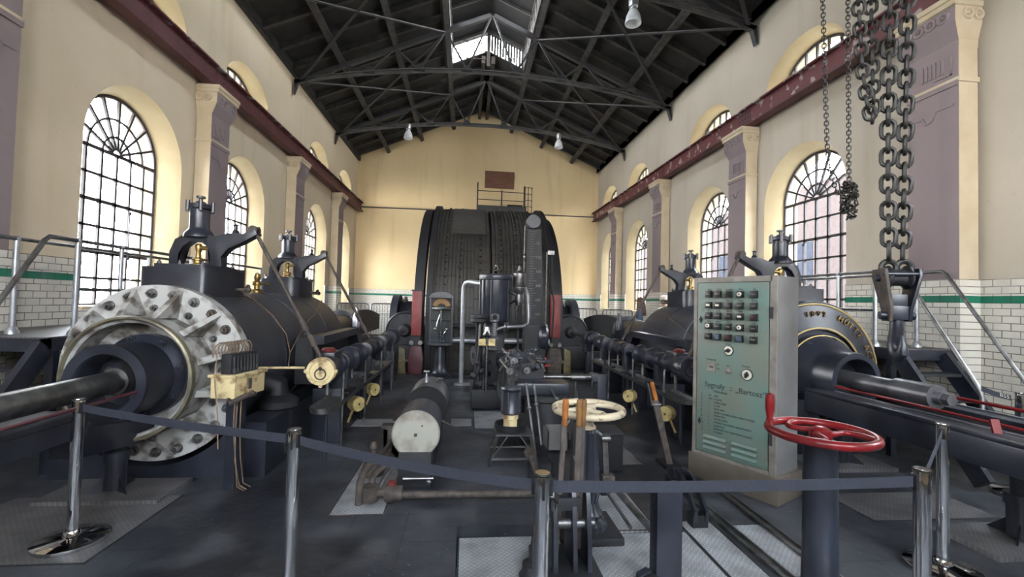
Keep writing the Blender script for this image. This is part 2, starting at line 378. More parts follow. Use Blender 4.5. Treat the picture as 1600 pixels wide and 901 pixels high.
def struct(mb, name, m, parent=None, **k):
    o = mb.build(name, m, parent, **k)
    if parent is None: o['kind'] = 'structure'
    return o
# floor with openings
FLOOR_HOLES = [(-1.12, 2.40, 10.5, 18.0), (-.02, 1.95, 1.6, 3.40)]
def make_floor_mesh():
    xs = sorted({XL-.4, XR+.4} | {h[i] for h in FLOOR_HOLES for i in (0, 1)}); ys = sorted({YN-.3, YF+.3} | {h[i] for h in FLOOR_HOLES for i in (2, 3)})
    mb = MB()
    for i in range(len(xs)-1):
        for j in range(len(ys)-1):
            cx, cy = (xs[i]+xs[i+1])/2, (ys[j]+ys[j+1])/2
            if any(h[0] < cx < h[1] and h[2] < cy < h[3] for h in FLOOR_HOLES): continue
            mb.bx(xs[i], xs[i+1], ys[j], ys[j+1], -.25, 0)
    bmesh.ops.remove_doubles(mb.bm, verts=mb.bm.verts[:], dist=1e-4)
    return mb
FLOOR = struct(make_floor_mesh(), 'floor', 'floor', smooth=0, loc=(XC, 8, 0))
def pit(h, depth):
    x0, x1, y0, y1 = h; mb = MB(); t = .06
    mb.bx(x0-t, x1+t, y0-t, y1+t, -depth-t, -depth)
    mb.bx(x0-t, x0-.002, y0-t, y1+t, -depth, -.251); mb.bx(x1+.002, x1+t, y0-t, y1+t, -depth, -.251); mb.bx(x0, x1, y0-t, y0-.002, -depth, -.251); mb.bx(x0, x1, y1+.002, y1+t, -depth, -.251)
    return mb
struct(pit(FLOOR_HOLES[0], 3.3), 'trim_1', 'pit', smooth=0); struct(pit(FLOOR_HOLES[1], .45), 'trim_2', 'pit', smooth=0)

# side walls: strips between and around the arched openings
def wall_strips(mb, X, outer, holes, z1):
    """holes: list of (centre, half, fn_lo, fn_hi); builds the wall face at X as quads with a thickness to `outer`"""
    cuts = {YN, YF}
    for c, h, lo, hi in holes:
        for k in range(25): cuts.add(round(c - h*math.cos(PI*k/24), 5))
    cuts = sorted(cuts)
    for a, b in zip(cuts, cuts[1:]):
        if b-a < 1e-4: continue
        mid = (a+b)/2; iv = sorted([(h_[2], h_[3], h_[0], h_[1]) for h_ in holes if abs(mid-h_[0]) < h_[1]], key=lambda q: q[0](q[2]))
        ca = cb = 0.0
        for lo, hi, c, h in iv:
            za, zb = lo(a), lo(b); mb.face([mb.v((X, a, ca)), mb.v((X, b, cb)), mb.v((X, b, zb)), mb.v((X, a, za))]); ca, cb = hi(a), hi(b)
        mb.face([mb.v((X, a, ca)), mb.v((X, b, cb)), mb.v((X, b, z1)), mb.v((X, a, z1))])
def circ(c, h, spr, rise): return lambda y: spr + rise*math.sqrt(max(0, 1-((y-c)/h)**2))
def outline(c, h, z0, spr, rise, n=24):
    return [(c-h, z0)] + [(c - h*math.cos(PI*k/n), spr + rise*math.sin(PI*k/n)) for k in range(n+1)] + [(c+h, z0)]
WALLS = {}; nwin = 0
for side, X, sg in (('left', XL, -1), ('right', XR, 1)):
    WC = WCS[side]; HOLES = []
    for c in WC:
        HOLES.append((c, RO, (lambda y: SILL), circ(c, RO, SPR, RO)))
        HOLES.append((c, CO, (lambda y: CSILL), circ(c, CO, CSP, CRISE)))
    mb = MB(); wall_strips(mb, X, X+sg*.6, HOLES, EAVE+.35)
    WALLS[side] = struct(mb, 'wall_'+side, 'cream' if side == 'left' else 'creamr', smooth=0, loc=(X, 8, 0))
    # reveals, splayed from the wall face to the frame
    for c in WC:
        mb = MB()
        for (h0, h1, z0, z1_, sp0, sp1, ri0, ri1) in ((RO, RI, SILL, SILL+.03, SPR, SPR+.03, RO, RI), (CO, CI, CSILL, CSILL+.03, CSP, CSP, CRISE, CRISE-.12)):
            A = outline(c, h0+.006, z0-.004, sp0, ri0+.006); B = outline(c, h1, z1_, sp1, ri1)
            va = [mb.v((X+sg*.001, y, z)) for y, z in A]; vb = [mb.v((X+sg*DEP, y, z)) for y, z in B]; vc = [mb.v((X+sg*(DEP+.3), y, z)) for y, z in B]
            for k in range(len(A)): 
                k2 = (k+1) % len(A); mb.face([va[k], va[k2], vb[k2], vb[k]]); mb.face([vb[k], vb[k2], vc[k2], vc[k]])
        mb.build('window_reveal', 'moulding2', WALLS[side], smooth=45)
    # tiled wainscot with a green course
    wt = MB(); gt = MB(); tt = .02; xi = X - sg*tt
    segs = []; y = YN
    for c in WC: segs.append((y, c-RO, 2.08)); segs.append((c-RO, c+RO, SILL-.005)); y = c+RO
    segs.append((y, YF, 2.08))
    for a, b, zt in segs:
        wt.bx(min(X, xi)+.0005*sg, max(X, xi)+.0005*sg, a, b, 0, zt)
        if zt > 2: gt.bx(min(X, xi-sg*.003), max(X, xi-sg*.003), a+.001, b-.001, 1.80, 1.885)
    wt.build('tile_wainscot', 'tileY', WALLS[side], smooth=0); gt.build('green_tile_course', 'greenY', WALLS[side], smooth=0)
    # windows
    for c in WC:
        nwin += 1
        fr = MB(); xf = X+sg*(DEP+.02); t = .036
        def mull(y0, z0, y1, z1, w=t): fr.bar((xf, y0, z0), (xf, y1, z1), .035, w, up=(0, -(z1-z0), y1-y0))
        o = outline(c, RI-.02, SILL+.05, SPR+.03, RI-.02); fr.tube([(xf, y, z) for y, z in o], .028, 6, close=True)
        zs = SPR+.0; mull(c-RI, zs, c+RI, zs, .05)
        rows = 6
        for k in range(1, rows): 
            z = SILL+.05 + (zs-SILL-.05)*k/rows; mull(c-RI, z, c+RI, z, .05 if k in (2, 4) else .036)
        for k in range(1, 6): y = c-RI + 2*RI*k/6; mull(y, SILL+.05, y, zs)
        rb = RI-.03
        for rad in (.09, .27, .53):
            fr.tube([(xf, c - rad*math.cos(PI*k/20), zs + rad*math.sin(PI*k/20)) for k in range(21)], .019, 5)
        for k in range(1, 8):
            a = PI*k/8; mull(c-.09*math.cos(a), zs+.09*math.sin(a), c-rb*math.cos(a), zs+(rb+.03)*math.sin(a))
        # casement stay bars
        fr.bar((xf-sg*.03, c+.27, SILL+.75), (xf-sg*.03, c+.27, SILL+1.45), .02, .02); fr.ball((xf-sg*.03, c+.27, SILL+.75), .03, 8, 6); fr.ball((xf-sg*.03, c+.27, SILL+1.45), .03, 8, 6)
        wn = struct(fr, 'window_%d' % nwin, 'frame', smooth=0)
        g = MB(); ov = outline(c, RI-.02, SILL+.05, SPR+.03, RI-.02); vs = [g.v((xf+sg*.012, y, z)) for y, z in ov]; g.face(vs); bmesh.ops.triangulate(g.bm, faces=g.bm.faces[:]); g.build('pane', 'glass', wn, smooth=0)
        sl = MB(); sl.bx(min(xf-sg*.29, xf+sg*.04), max(xf-sg*.29, xf+sg*.04), c-RI, c+RI, SILL+.005, SILL+.03); sl.build('window_sill', 'moulding', wn)
        # clerestory light over the crane rail
        nwin += 1; fr = MB(); o = outline(c, CI-.02, CSILL+.05, CSP, CRISE-.14); fr.tube([(xf, y, z) for y, z in o], .03, 6, close=True)
        for k in range(1, 6):
            y = c-CI + 2*CI*k/6; zt = circ(c, CI, CSP, CRISE-.14)(y); mull(y, CSILL+.05, y, zt)
        mull(c-CI, CSP+.1, c+CI, CSP+.1)
        wn = struct(fr, 'window_%d' % nwin, 'frame', smooth=0)
        g = MB(); vs = [g.v((xf+sg*.012, y, z)) for y, z in outline(c, CI-.02, CSILL+.05, CSP, CRISE-.14)]; g.face(vs); bmesh.ops.triangulate(g.bm, faces=g.bm.faces[:]); g.build('pane', 'glass', wn, smooth=0)
        # sky portals help the renderer find the daylight in each opening
        for z0, z1, hw in ((SILL, SPR+RI, RI), (CSILL, CSP+CRISE, CI)):
            L = bpy.data.lights.new('daylight_portal', 'AREA'); L.shape = 'RECTANGLE'; L.size = 2*hw; L.size_y = z1-z0; L.cycles.is_portal = True
            lo = bpy.data.objects.new('daylight_portal', L); COL.objects.link(lo); lo.location = (X+sg*(DEP+.32), c, (z0+z1)/2)
            lo.rotation_euler = (PI/2, 0, PI/2 if sg > 0 else -PI/2)
# pilasters
def pilaster(side, X, sg, y0, w, parent):
    d = .27; xi = X - sg*d; B = lambda a, b: (min(a, b), max(a, b))
    p = MB(); p.bx(*B(X-sg*.02, xi), y0, y0+w, 2.08, 4.86); o = p.build('pilaster', 'moulding', parent)
    f = MB(); q = xi-sg*.006; f.bx(*B(xi, q), y0+.004, y0+w-.004, 2.08, 4.86)
    # incised lines and a scrolled apron on the painted face
    f.build('painted_face', 'mauve', o, smooth=0)
    l = MB(); q2 = q-sg*.02
    l.bx(*B(q, q2), y0+.0, y0+w, 4.40, 4.46)
    for a, b in (((y0+.05, 4.18), (y0+w*.42, 4.18)), ((y0+w*.42, 4.18), (y0+w*.5, 4.08)), ((y0+w*.5, 4.08), (y0+w*.62, 4.05)), ((y0+w*.62, 4.05), (y0+w*.68, 4.14)), ((y0+w*.68, 4.14), (y0+w-.05, 4.14))):
        l.bar((q-sg*.006, a[0], a[1]), (q-sg*.006, b[0], b[1]), .014, .025, up=(0, 0, 1))
    l.bx(*B(q, q2+sg*.005), y0+.07, y0+w*.45, 4.55, 4.57); l.bx(*B(q, q2+sg*.005), y0+.07, y0+.09, 4.55, 4.80)
    for k in range(6): l.bx(*B(q, q-sg*.012), y0+.16+k*.05, y0+.185+k*.05, 4.60, 4.80)
    l.build('face_moulding', 'mauve', o, smooth=0)
    b2 = MB(); b2.bx(*B(X-sg*.01, xi-sg*.02), y0-.02, y0+w+.02, 0, 2.08); b2.build('tiled_pier', 'tileY', o, smooth=0)
    b3 = MB(); b3.bx(*B(X-sg*.01, xi-sg*.024), y0-.024, y0+w+.024, 1.80, 1.885); b3.build('green_tile_course', 'greenY', o, smooth=0)
    s2 = MB(); s2.bx(*B(X-sg*.01, xi-sg*.015), y0-.015, y0+w+.012, 4.44, 4.50); s2.build('string_moulding', 'moulding', o)
    c = MB(); prof = [(0, 4.86), (.0, 4.95), (.09, 5.13), (.10, 5.15), (.10, 5.33), (.13, 5.34), (.13, 5.40)]
    rg = []
    for e, z in prof: rg.append([(X-sg*.01, y0-e*.45, z), (xi-sg*e, y0-e*.45, z), (xi-sg*e, y0+w+e*.45, z), (X-sg*.01, y0+w+e*.45, z)])
    c.rings(rg); cp = c.build('capital', 'moulding', o, smooth=0)
    n = MB(); n2 = MB()
    for k in range(4):
        yy = y0+.09+k*(w-.18)/3; n2.torus((xi-sg*.104, yy, 5.24), (1, 0, 0), .055, .022, 14, 6); n2.ball((xi-sg*.106, yy, 5.24), .022, 8, 6)
    for k in range(2):
        xx = X-sg*(.07+.14*k); n.torus((xx, y0-.047, 5.24), (0, 1, 0), .055, .022, 14, 6); n.ball((xx, y0-.05, 5.24), .022, 8, 6)
    n.build('rosette_frieze', 'moulding', o); n2.build('painted_rosettes', 'mauve', o)
    fc = MB()
    for (e0, z0), (e1, z1) in zip(prof[:5], prof[1:5]):
        if z1-z0 < .005: continue
        q_ = lambda e: xi-sg*(e+.004)
        fc.rings([[(q_(e0), y0-e0*.45+.003, z0), (q_(e0), y0+w+e0*.45-.003, z0), (q_(e1), y0+w+e1*.45-.003, z1), (q_(e1), y0-e1*.45+.003, z1)], [(q_(e0)+sg*.003, y0-e0*.45+.003, z0), (q_(e0)+sg*.003, y0+w+e0*.45-.003, z0), (q_(e1)+sg*.003, y0+w+e1*.45-.003, z1), (q_(e1)+sg*.003, y0-e1*.45+.003, z1)]])
    fc.build('painted_frieze', 'mauve', o, smooth=0)
    ab = MB(); ab.bx(*B(X-sg*.01, xi-sg*.15), y0-.07, y0+w+.07, 5.40, 5.47); ab.build('abacus', 'moulding', o, bevel=.012)
for k in range(-1, 4):
    pilaster('left', XL, -1, 4.484+4.09*k, .615, WALLS['left']); pilaster('right', XR, 1, 4.70+4.09*k, .615, WALLS['right'])

# end walls
def gable(mb, Y, t, holes=()):
    pts = [(XL-.4, -.2), (XR+.4, -.2), (XR+.4, roofz(XR+.4)+.06), (XC, RIDGE+.06), (XL-.4, roofz(XL-.4)+.06)]
    mb.prism(pts, (0, Y, 0), (1, 0, 0), (0, 0, 1), (0, t, 0))
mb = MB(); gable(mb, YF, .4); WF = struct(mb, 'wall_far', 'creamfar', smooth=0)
mb = MB(); mb.bx(XL+.021, XR-.021, YF-.02, YF+.01, 0, 2.08); mb.build('tile_wainscot', 'tileX', WF, smooth=0)
mb = MB(); mb.bx(XL+.024, XR-.024, YF-.023, YF+.01, 1.80, 1.885); mb.build('green_tile_course', 'greenX', WF, smooth=0)
mb = MB(); mb.bx(XL, XR, YF-.05, YF+.01, 5.70, 5.74); mb.build('ledge', 'steelroof', WF, smooth=0)
mb = MB(); mb.bx(.69, 2.04, YF-.008, YF+.05, 6.84, 7.64); mb.build('exposed_brick_patch', 'redbrick', WF, smooth=0)
mb = MB(); mb.bx(1.75, 2.45, YF-.012, YF+.05, 5.80, 6.12); mb.build('dark_opening', 'brush', WF, smooth=0)
# rear wall behind the viewpoint: three tall unseen windows, added to light the hall
RWX = [-2.8, XC, 3.86]; RWH = .95; RZ0, RZ1 = 2.8, 6.3
mb = MB(); xs = [XL-.4]
for c in RWX: xs += [c-RWH, c+RWH]
xs.append(XR+.4)
for i in range(0, len(xs), 2): mb.bx(xs[i], xs[i+1], YN-.3, YN, -.2, EAVE+.2)
for c in RWX: mb.bx(c-RWH, c+RWH, YN-.3, YN, -.2, RZ0); mb.bx(c-RWH, c+RWH, YN-.3, YN, RZ1, EAVE+.2)
mb.prism([(XL-.4, EAVE+.2), (XR+.4, EAVE+.2), (XC, RIDGE+.1)], (0, YN-.3, 0), (1, 0, 0), (0, 0, 1), (0, .3, 0))
struct(mb, 'wall_rear', 'cream', smooth=0)
for c in RWX:
    nwin += 1; fr = MB()
    for k in range(7): x = c-RWH+2*RWH*k/6; fr.bx(x-.02, x+.02, YN-.2, YN-.15, RZ0, RZ1)
    for k in range(9): z = RZ0+(RZ1-RZ0)*k/8; fr.bx(c-RWH, c+RWH, YN-.2, YN-.15, z-.02, z+.02)
    wn = struct(fr, 'window_%d' % nwin, 'frame', smooth=0)
    g = MB(); g.face([g.v(p) for p in ((c-RWH, YN-.17, RZ0), (c+RWH, YN-.17, RZ0), (c+RWH, YN-.17, RZ1), (c-RWH, YN-.17, RZ1))]); g.build('pane', 'glass', wn, smooth=0)
    L = bpy.data.lights.new('daylight_portal', 'AREA'); L.shape = 'RECTANGLE'; L.size = 2*RWH; L.size_y = RZ1-RZ0; L.cycles.is_portal = True
    lo = bpy.data.objects.new('daylight_portal', L); COL.objects.link(lo); lo.location = (c, YN-.32, (RZ0+RZ1)/2); lo.rotation_euler = (PI/2, 0, PI)

# roof: boarding on rafters and purlins, with a ridge lantern
LH, LY0, LY1, LZ, LR = 1.27, 6.0, 15.5, 10.62, 11.15     # lantern half-width, ends, eave and ridge heights
mb = MB(); th = .05
def slab(xa, xb, y0, y1): mb.hexa([(xa, y0, roofz(xa)), (xb, y0, roofz(xb)), (xb, y1, roofz(xb)), (xa, y1, roofz(xa)), (xa, y0, roofz(xa)+th), (xb, y0, roofz(xb)+th), (xb, y1, roofz(xb)+th), (xa, y1, roofz(xa)+th)])
slab(XL-.5, XC-LH, YN-.3, YF+.3); slab(XC+LH, XR+.5, YN-.3, YF+.3)
for a, b in ((YN-.3, LY0), (LY1, YF+.3)): slab(XC-LH, XC, a, b); slab(XC, XC+LH, a, b)
CE = struct(mb, 'ceiling', 'roof', smooth=0, loc=(XC, 8, 8))
def lz(x): return LR - (LR-LZ)*abs(x-XC)/LH
mb = MB()
for s in (-1, 1):
    xe = XC+s*(LH+.25); mb.hexa([(XC, LY0-.2, lz(XC)), (xe, LY0-.2, lz(xe)), (xe, LY1+.25, lz(xe)), (XC, LY1+.25, lz(XC)), (XC, LY0-.2, lz(XC)+th), (xe, LY0-.2, lz(xe)+th), (xe, LY1+.25, lz(xe)+th), (XC, LY1+.25, lz(XC)+th)])
mb.build('lantern_roof', 'brush', CE, smooth=0)
mb = MB()
mb.prism([(XC-LH, roofz(XC+LH)), (XC+LH, roofz(XC+LH)), (XC+LH, LZ), (XC, LR), (XC-LH, LZ)], (0, LY0-.05, 0), (1, 0, 0), (0, 0, 1), (0, .05, 0))
# lantern sides: a sill curb, posts and louvre boards with daylight slits
for s in (-1, 1):
    x = XC+s*LH; zc = roofz(x)
    mb.bx(x-.04, x+.04, LY0, LY1, zc-.12, zc+.10); mb.bx(x-.04, x+.04, LY0, LY1, LZ-.07, LZ+.03)
    n = int((LY1-LY0)/.42)
    for k in range(n):
        y = LY0+k*(LY1-LY0)/n
        mb.bx(x-.02, x+.02, y, y+random.choice((.05, .05, .16)), zc+.10, LZ-.06)
    L = bpy.data.lights.new('daylight_portal', 'AREA'); L.shape = 'RECTANGLE'; L.size = LY1-LY0; L.size_y = LZ-zc; L.cycles.is_portal = True
    lo = bpy.data.objects.new('daylight_portal', L); COL.objects.link(lo); lo.location = (x+s*.08, (LY0+LY1)/2, (LZ+zc)/2); lo.rotation_euler = (PI/2, 0, s*PI/2)
mb.build('lantern_side_boards', 'timber', CE, smooth=0)
# lantern far end: half glazed, half broken vertical boards
mb = MB(); zc = roofz(XC+LH); ye = LY1
mb.bx(XC-.06, XC+.06, ye-.1, ye+.02, zc, LR); mb.bar((XC-LH, ye-.04, LZ), (XC, ye-.04, LR), .1, .10); mb.bar((XC+LH, ye-.04, LZ), (XC, ye-.04, LR), .1, .10)
mb.bx(XC-LH-.03, XC-LH+.05, ye-.1, ye+.02, zc, LZ); mb.bx(XC+LH-.05, XC+LH+.03, ye-.1, ye+.02, zc, LZ)
for k in range(12):
    x = XC+.08+k*.098; w_ = .075+.012*random.random(); lo_ = roofz(x)-.02+(0 if k % 4 else .06); hi_ = lz(x)-.03
    mb.bx(x, x+w_, ye-.03, ye-.01, lo_, hi_)
mb.build('lantern_end_boards', 'timber', CE, smooth=0)
mb = MB()
for k in range(1, 5):
    x = XC-LH+k*LH/5; mb.bx(x-.012, x+.012, ye-.03, ye, roofz(x), lz(x))
for k in range(1, 5):
    z = zc+k*.28; x0_ = max(XC-LH, XC-LH*(LR-z)/(LR-LZ)) if z > LZ else XC-LH; mb.bx(x0_, XC, ye-.03, ye, z-.011, z+.011)
mb.build('lantern_end_glazing_bar', 'frame', CE, smooth=0)
for xx, L1, L2 in ((XC-LH/2, LH, LR-zc),):
    L = bpy.data.lights.new('daylight_portal', 'AREA'); L.shape = 'RECTANGLE'; L.size = L1; L.size_y = L2; L.cycles.is_portal = True
    lo = bpy.data.objects.new('daylight_portal', L); COL.objects.link(lo); lo.location = (xx, ye+.05, (zc+LR)/2); lo.rotation_euler = (PI/2, 0, 0)
# purlins and rafters
for dx in (1.34, 2.75, 4.2):
    for s in (-1, 1):
        x = XC+s*dx; z = roofz(x)-.27; p = MB(); p.bar((x, YN, z), (x, YF, z), .16, .22, up=(s*SL, 0, 1)); p.build('purlin', 'timber', CE, smooth=0)
for s in (-1, 1):
    p = MB(); x = XC+s*.17; p.bar((x, LY1, roofz(x)-.20), (x, YF, roofz(x)-.20), .13, .26, up=(0, 0, 1)); p.build('purlin', 'timber', CE, smooth=0)
y = YN+.4
while y < YF:
    for s in (-1, 1):
        xa = XC+s*(LH if y < LY1 else .02); xb = XC+s*5.5
        p = MB(); p.bar((xa, y, roofz(xa)-.085), (xb, y, roofz(xb)-.085), .11, .16); p.build('rafter', 'timber', CE, smooth=0)
    if LY0 < y < LY1:
        p = MB()
        for s in (-1, 1): p.bar((XC, y, lz(XC)-.05), (XC+s*LH, y, lz(XC+LH)-.05), .07, .09)
        p.build('lantern_rafter', 'timber', CE, smooth=0)
    y += .92
for x, s in ((XL, 1), (XR, -1)):
    p = MB(); p.bx(min(x-.1, x+s*.10), max(x-.1, x+s*.10), YN, YF, EAVE-.22, EAVE+.02); p.build('wall_plate', 'timber', CE, smooth=0)
# iron roof trusses with a cambered tie and W bracing
def truss(Y, label):
    t = thing('roof_truss', (XC, Y, 7.6), label, 'roof truss', 'iron roof trusses spanning the hall')
    tie = lambda u: 7.66 + .68*(1-(u/5.5)**2)
    c = MB(); pts = [(XC+u, Y, tie(u)) for u in [-5.42+10.84*k/24 for k in range(25)]]
    for a, b in zip(pts, pts[1:]): c.bar(a, b, .13, .028); c.bar(V(a)-V(0, 0, .06), V(b)-V(0, 0, .06), .02, .10)
    c.build('tie_beam', 'tie', t, smooth=0)
    tz = lambda u: roofz(XC+u)-.40
    for s in (-1, 1):
        c = MB(); c.bar((XC+s*.05, Y, tz(.05)+(.0)), (XC+s*5.42, Y, tz(5.42)-.02), .12, .12); c.build('principal_rafter', 'steelroof', t, smooth=0)
        sh = MB(); sh.prism([(0, 0), (-s*.34, -.02), (-s*.10, -.10), (0, -.42)], (XC+s*5.45, Y-.06, 7.68), (1, 0, 0), (0, 0, 1), (0, .12, 0)); sh.build('bracket', 'steelroof', t, smooth=0)
        for a, b in ((.70, .03), (.70, 1.34), (2.05, 1.34), (2.05, 2.75), (3.45, 2.75), (3.45, 4.2), (4.6, 4.2)):
            w = MB(); w.bar((XC+s*a, Y, tie(a)), (XC+s*b, Y, tz(b)), .045, .05); w.build('brace', 'steelroof', t, smooth=0)
        for a in (.70, 2.05, 3.45):
            w = MB(); w.prism([(-.16, -.02), (.16, -.02), (.12, .10), (.05, .17), (-.05, .17), (-.12, .10)], (XC+s*a, Y-.035, tie(a)-.04), (1, 0, 0), (0, 0, 1), (0, .07, 0)); w.build('node_plate', 'steelroof', t, smooth=0)
    return t
for Y, lb in ((.8, 'dark iron roof truss above the viewpoint, nearest the rear wall'), (4.85, 'dark iron roof truss overhead, second from the rear wall'), (8.85, 'dark iron roof truss carrying the large bell lamp at top right'), (12.85, 'dark iron roof truss whose tie crosses below the bright lantern window'), (16.8, 'dark iron roof truss nearest the far gable, carrying two small bell lamps')):
    truss(Y, lb)
# wind bracing in the plane of the roof
for a, b in ((4.85, 8.85), (8.85, 12.85), (12.85, 16.8)):
    for s in (-1, 1):
        for (ya, yb) in ((a, b), (b, a)):
            p = MB(); xa, xb = XC+s*1.34, XC+s*5.3; p.bar((xa, ya, roofz(xa)-.44), (xb, yb, roofz(xb)-.44), .075, .03); p.build('wind_brace', 'steelroof', CE, smooth=0)

# crane rail girders along both walls
for side, X, sg, lab in (('left', XL, -1, 'dark red crane rail girder on the left wall pilasters'), ('right', XR, 1, 'flaking red crane rail girder on the right wall pilasters')):
    xb = X - sg*.24; t = thing('crane_rail_girder', (xb, 8, 5.47), lab, 'girder')
    mb = MB(); mb.bx(xb-.012, xb+.012, YN+.1, YF-.15, 5.50, 5.84); mb.build('web', 'rail' if side == 'left' else 'flange', t, smooth=0)
    mb = MB(); mb.bx(xb-.10, xb+.10, YN+.1, YF-.15, 5.47, 5.50); mb.build('bottom_flange', 'rail', t, smooth=0)
    mb = MB(); mb.bx(xb-.10, xb+.10, YN+.1, YF-.15, 5.84, 5.87); mb.bx(xb-.03, xb+.03, YN+.1, YF-.15, 5.87, 5.92); mb.build('rail_head', 'flange', t, smooth=0)
    for yy in (4.79, 8.88, 12.97, 17.06):
        mb = MB(); xx = xb-sg*.014; mb.bx(min(xx, xx-sg*.012), max(xx, xx-sg*.012), yy-.2, yy+.2, 5.52, 5.82)
        for i in range(4):
            for j in range(3): mb.ball((xx-sg*.012, yy-.15+.1*i, 5.57+.1*j), .018, 8, 6)
        mb.build('splice_plate', 'rail', t, smooth=0)

# what stands outside the windows
mb = MB(); mb.bx(XR+18, XR+24, -20, 60, -.3, 10.5)
ob = mb.build('brick_building', 'outbrick', smooth=0); tag(ob, 'brick building seen through the right hand windows', 'building')
for yy in (-6, -1, 4, 9, 14, 19, 24, 29, 34, 39, 44, 49):
    mb = MB(); mb.bx(XR+17.97, XR+18.02, yy, yy+2.0, 3.6, 6.6); mb.build('building_window', 'wallout', ob, smooth=0)
mb = MB(); mb.bx(-60, 60, -60, 80, -.4, -.3); struct(mb, 'ground', 'yard', smooth=0)
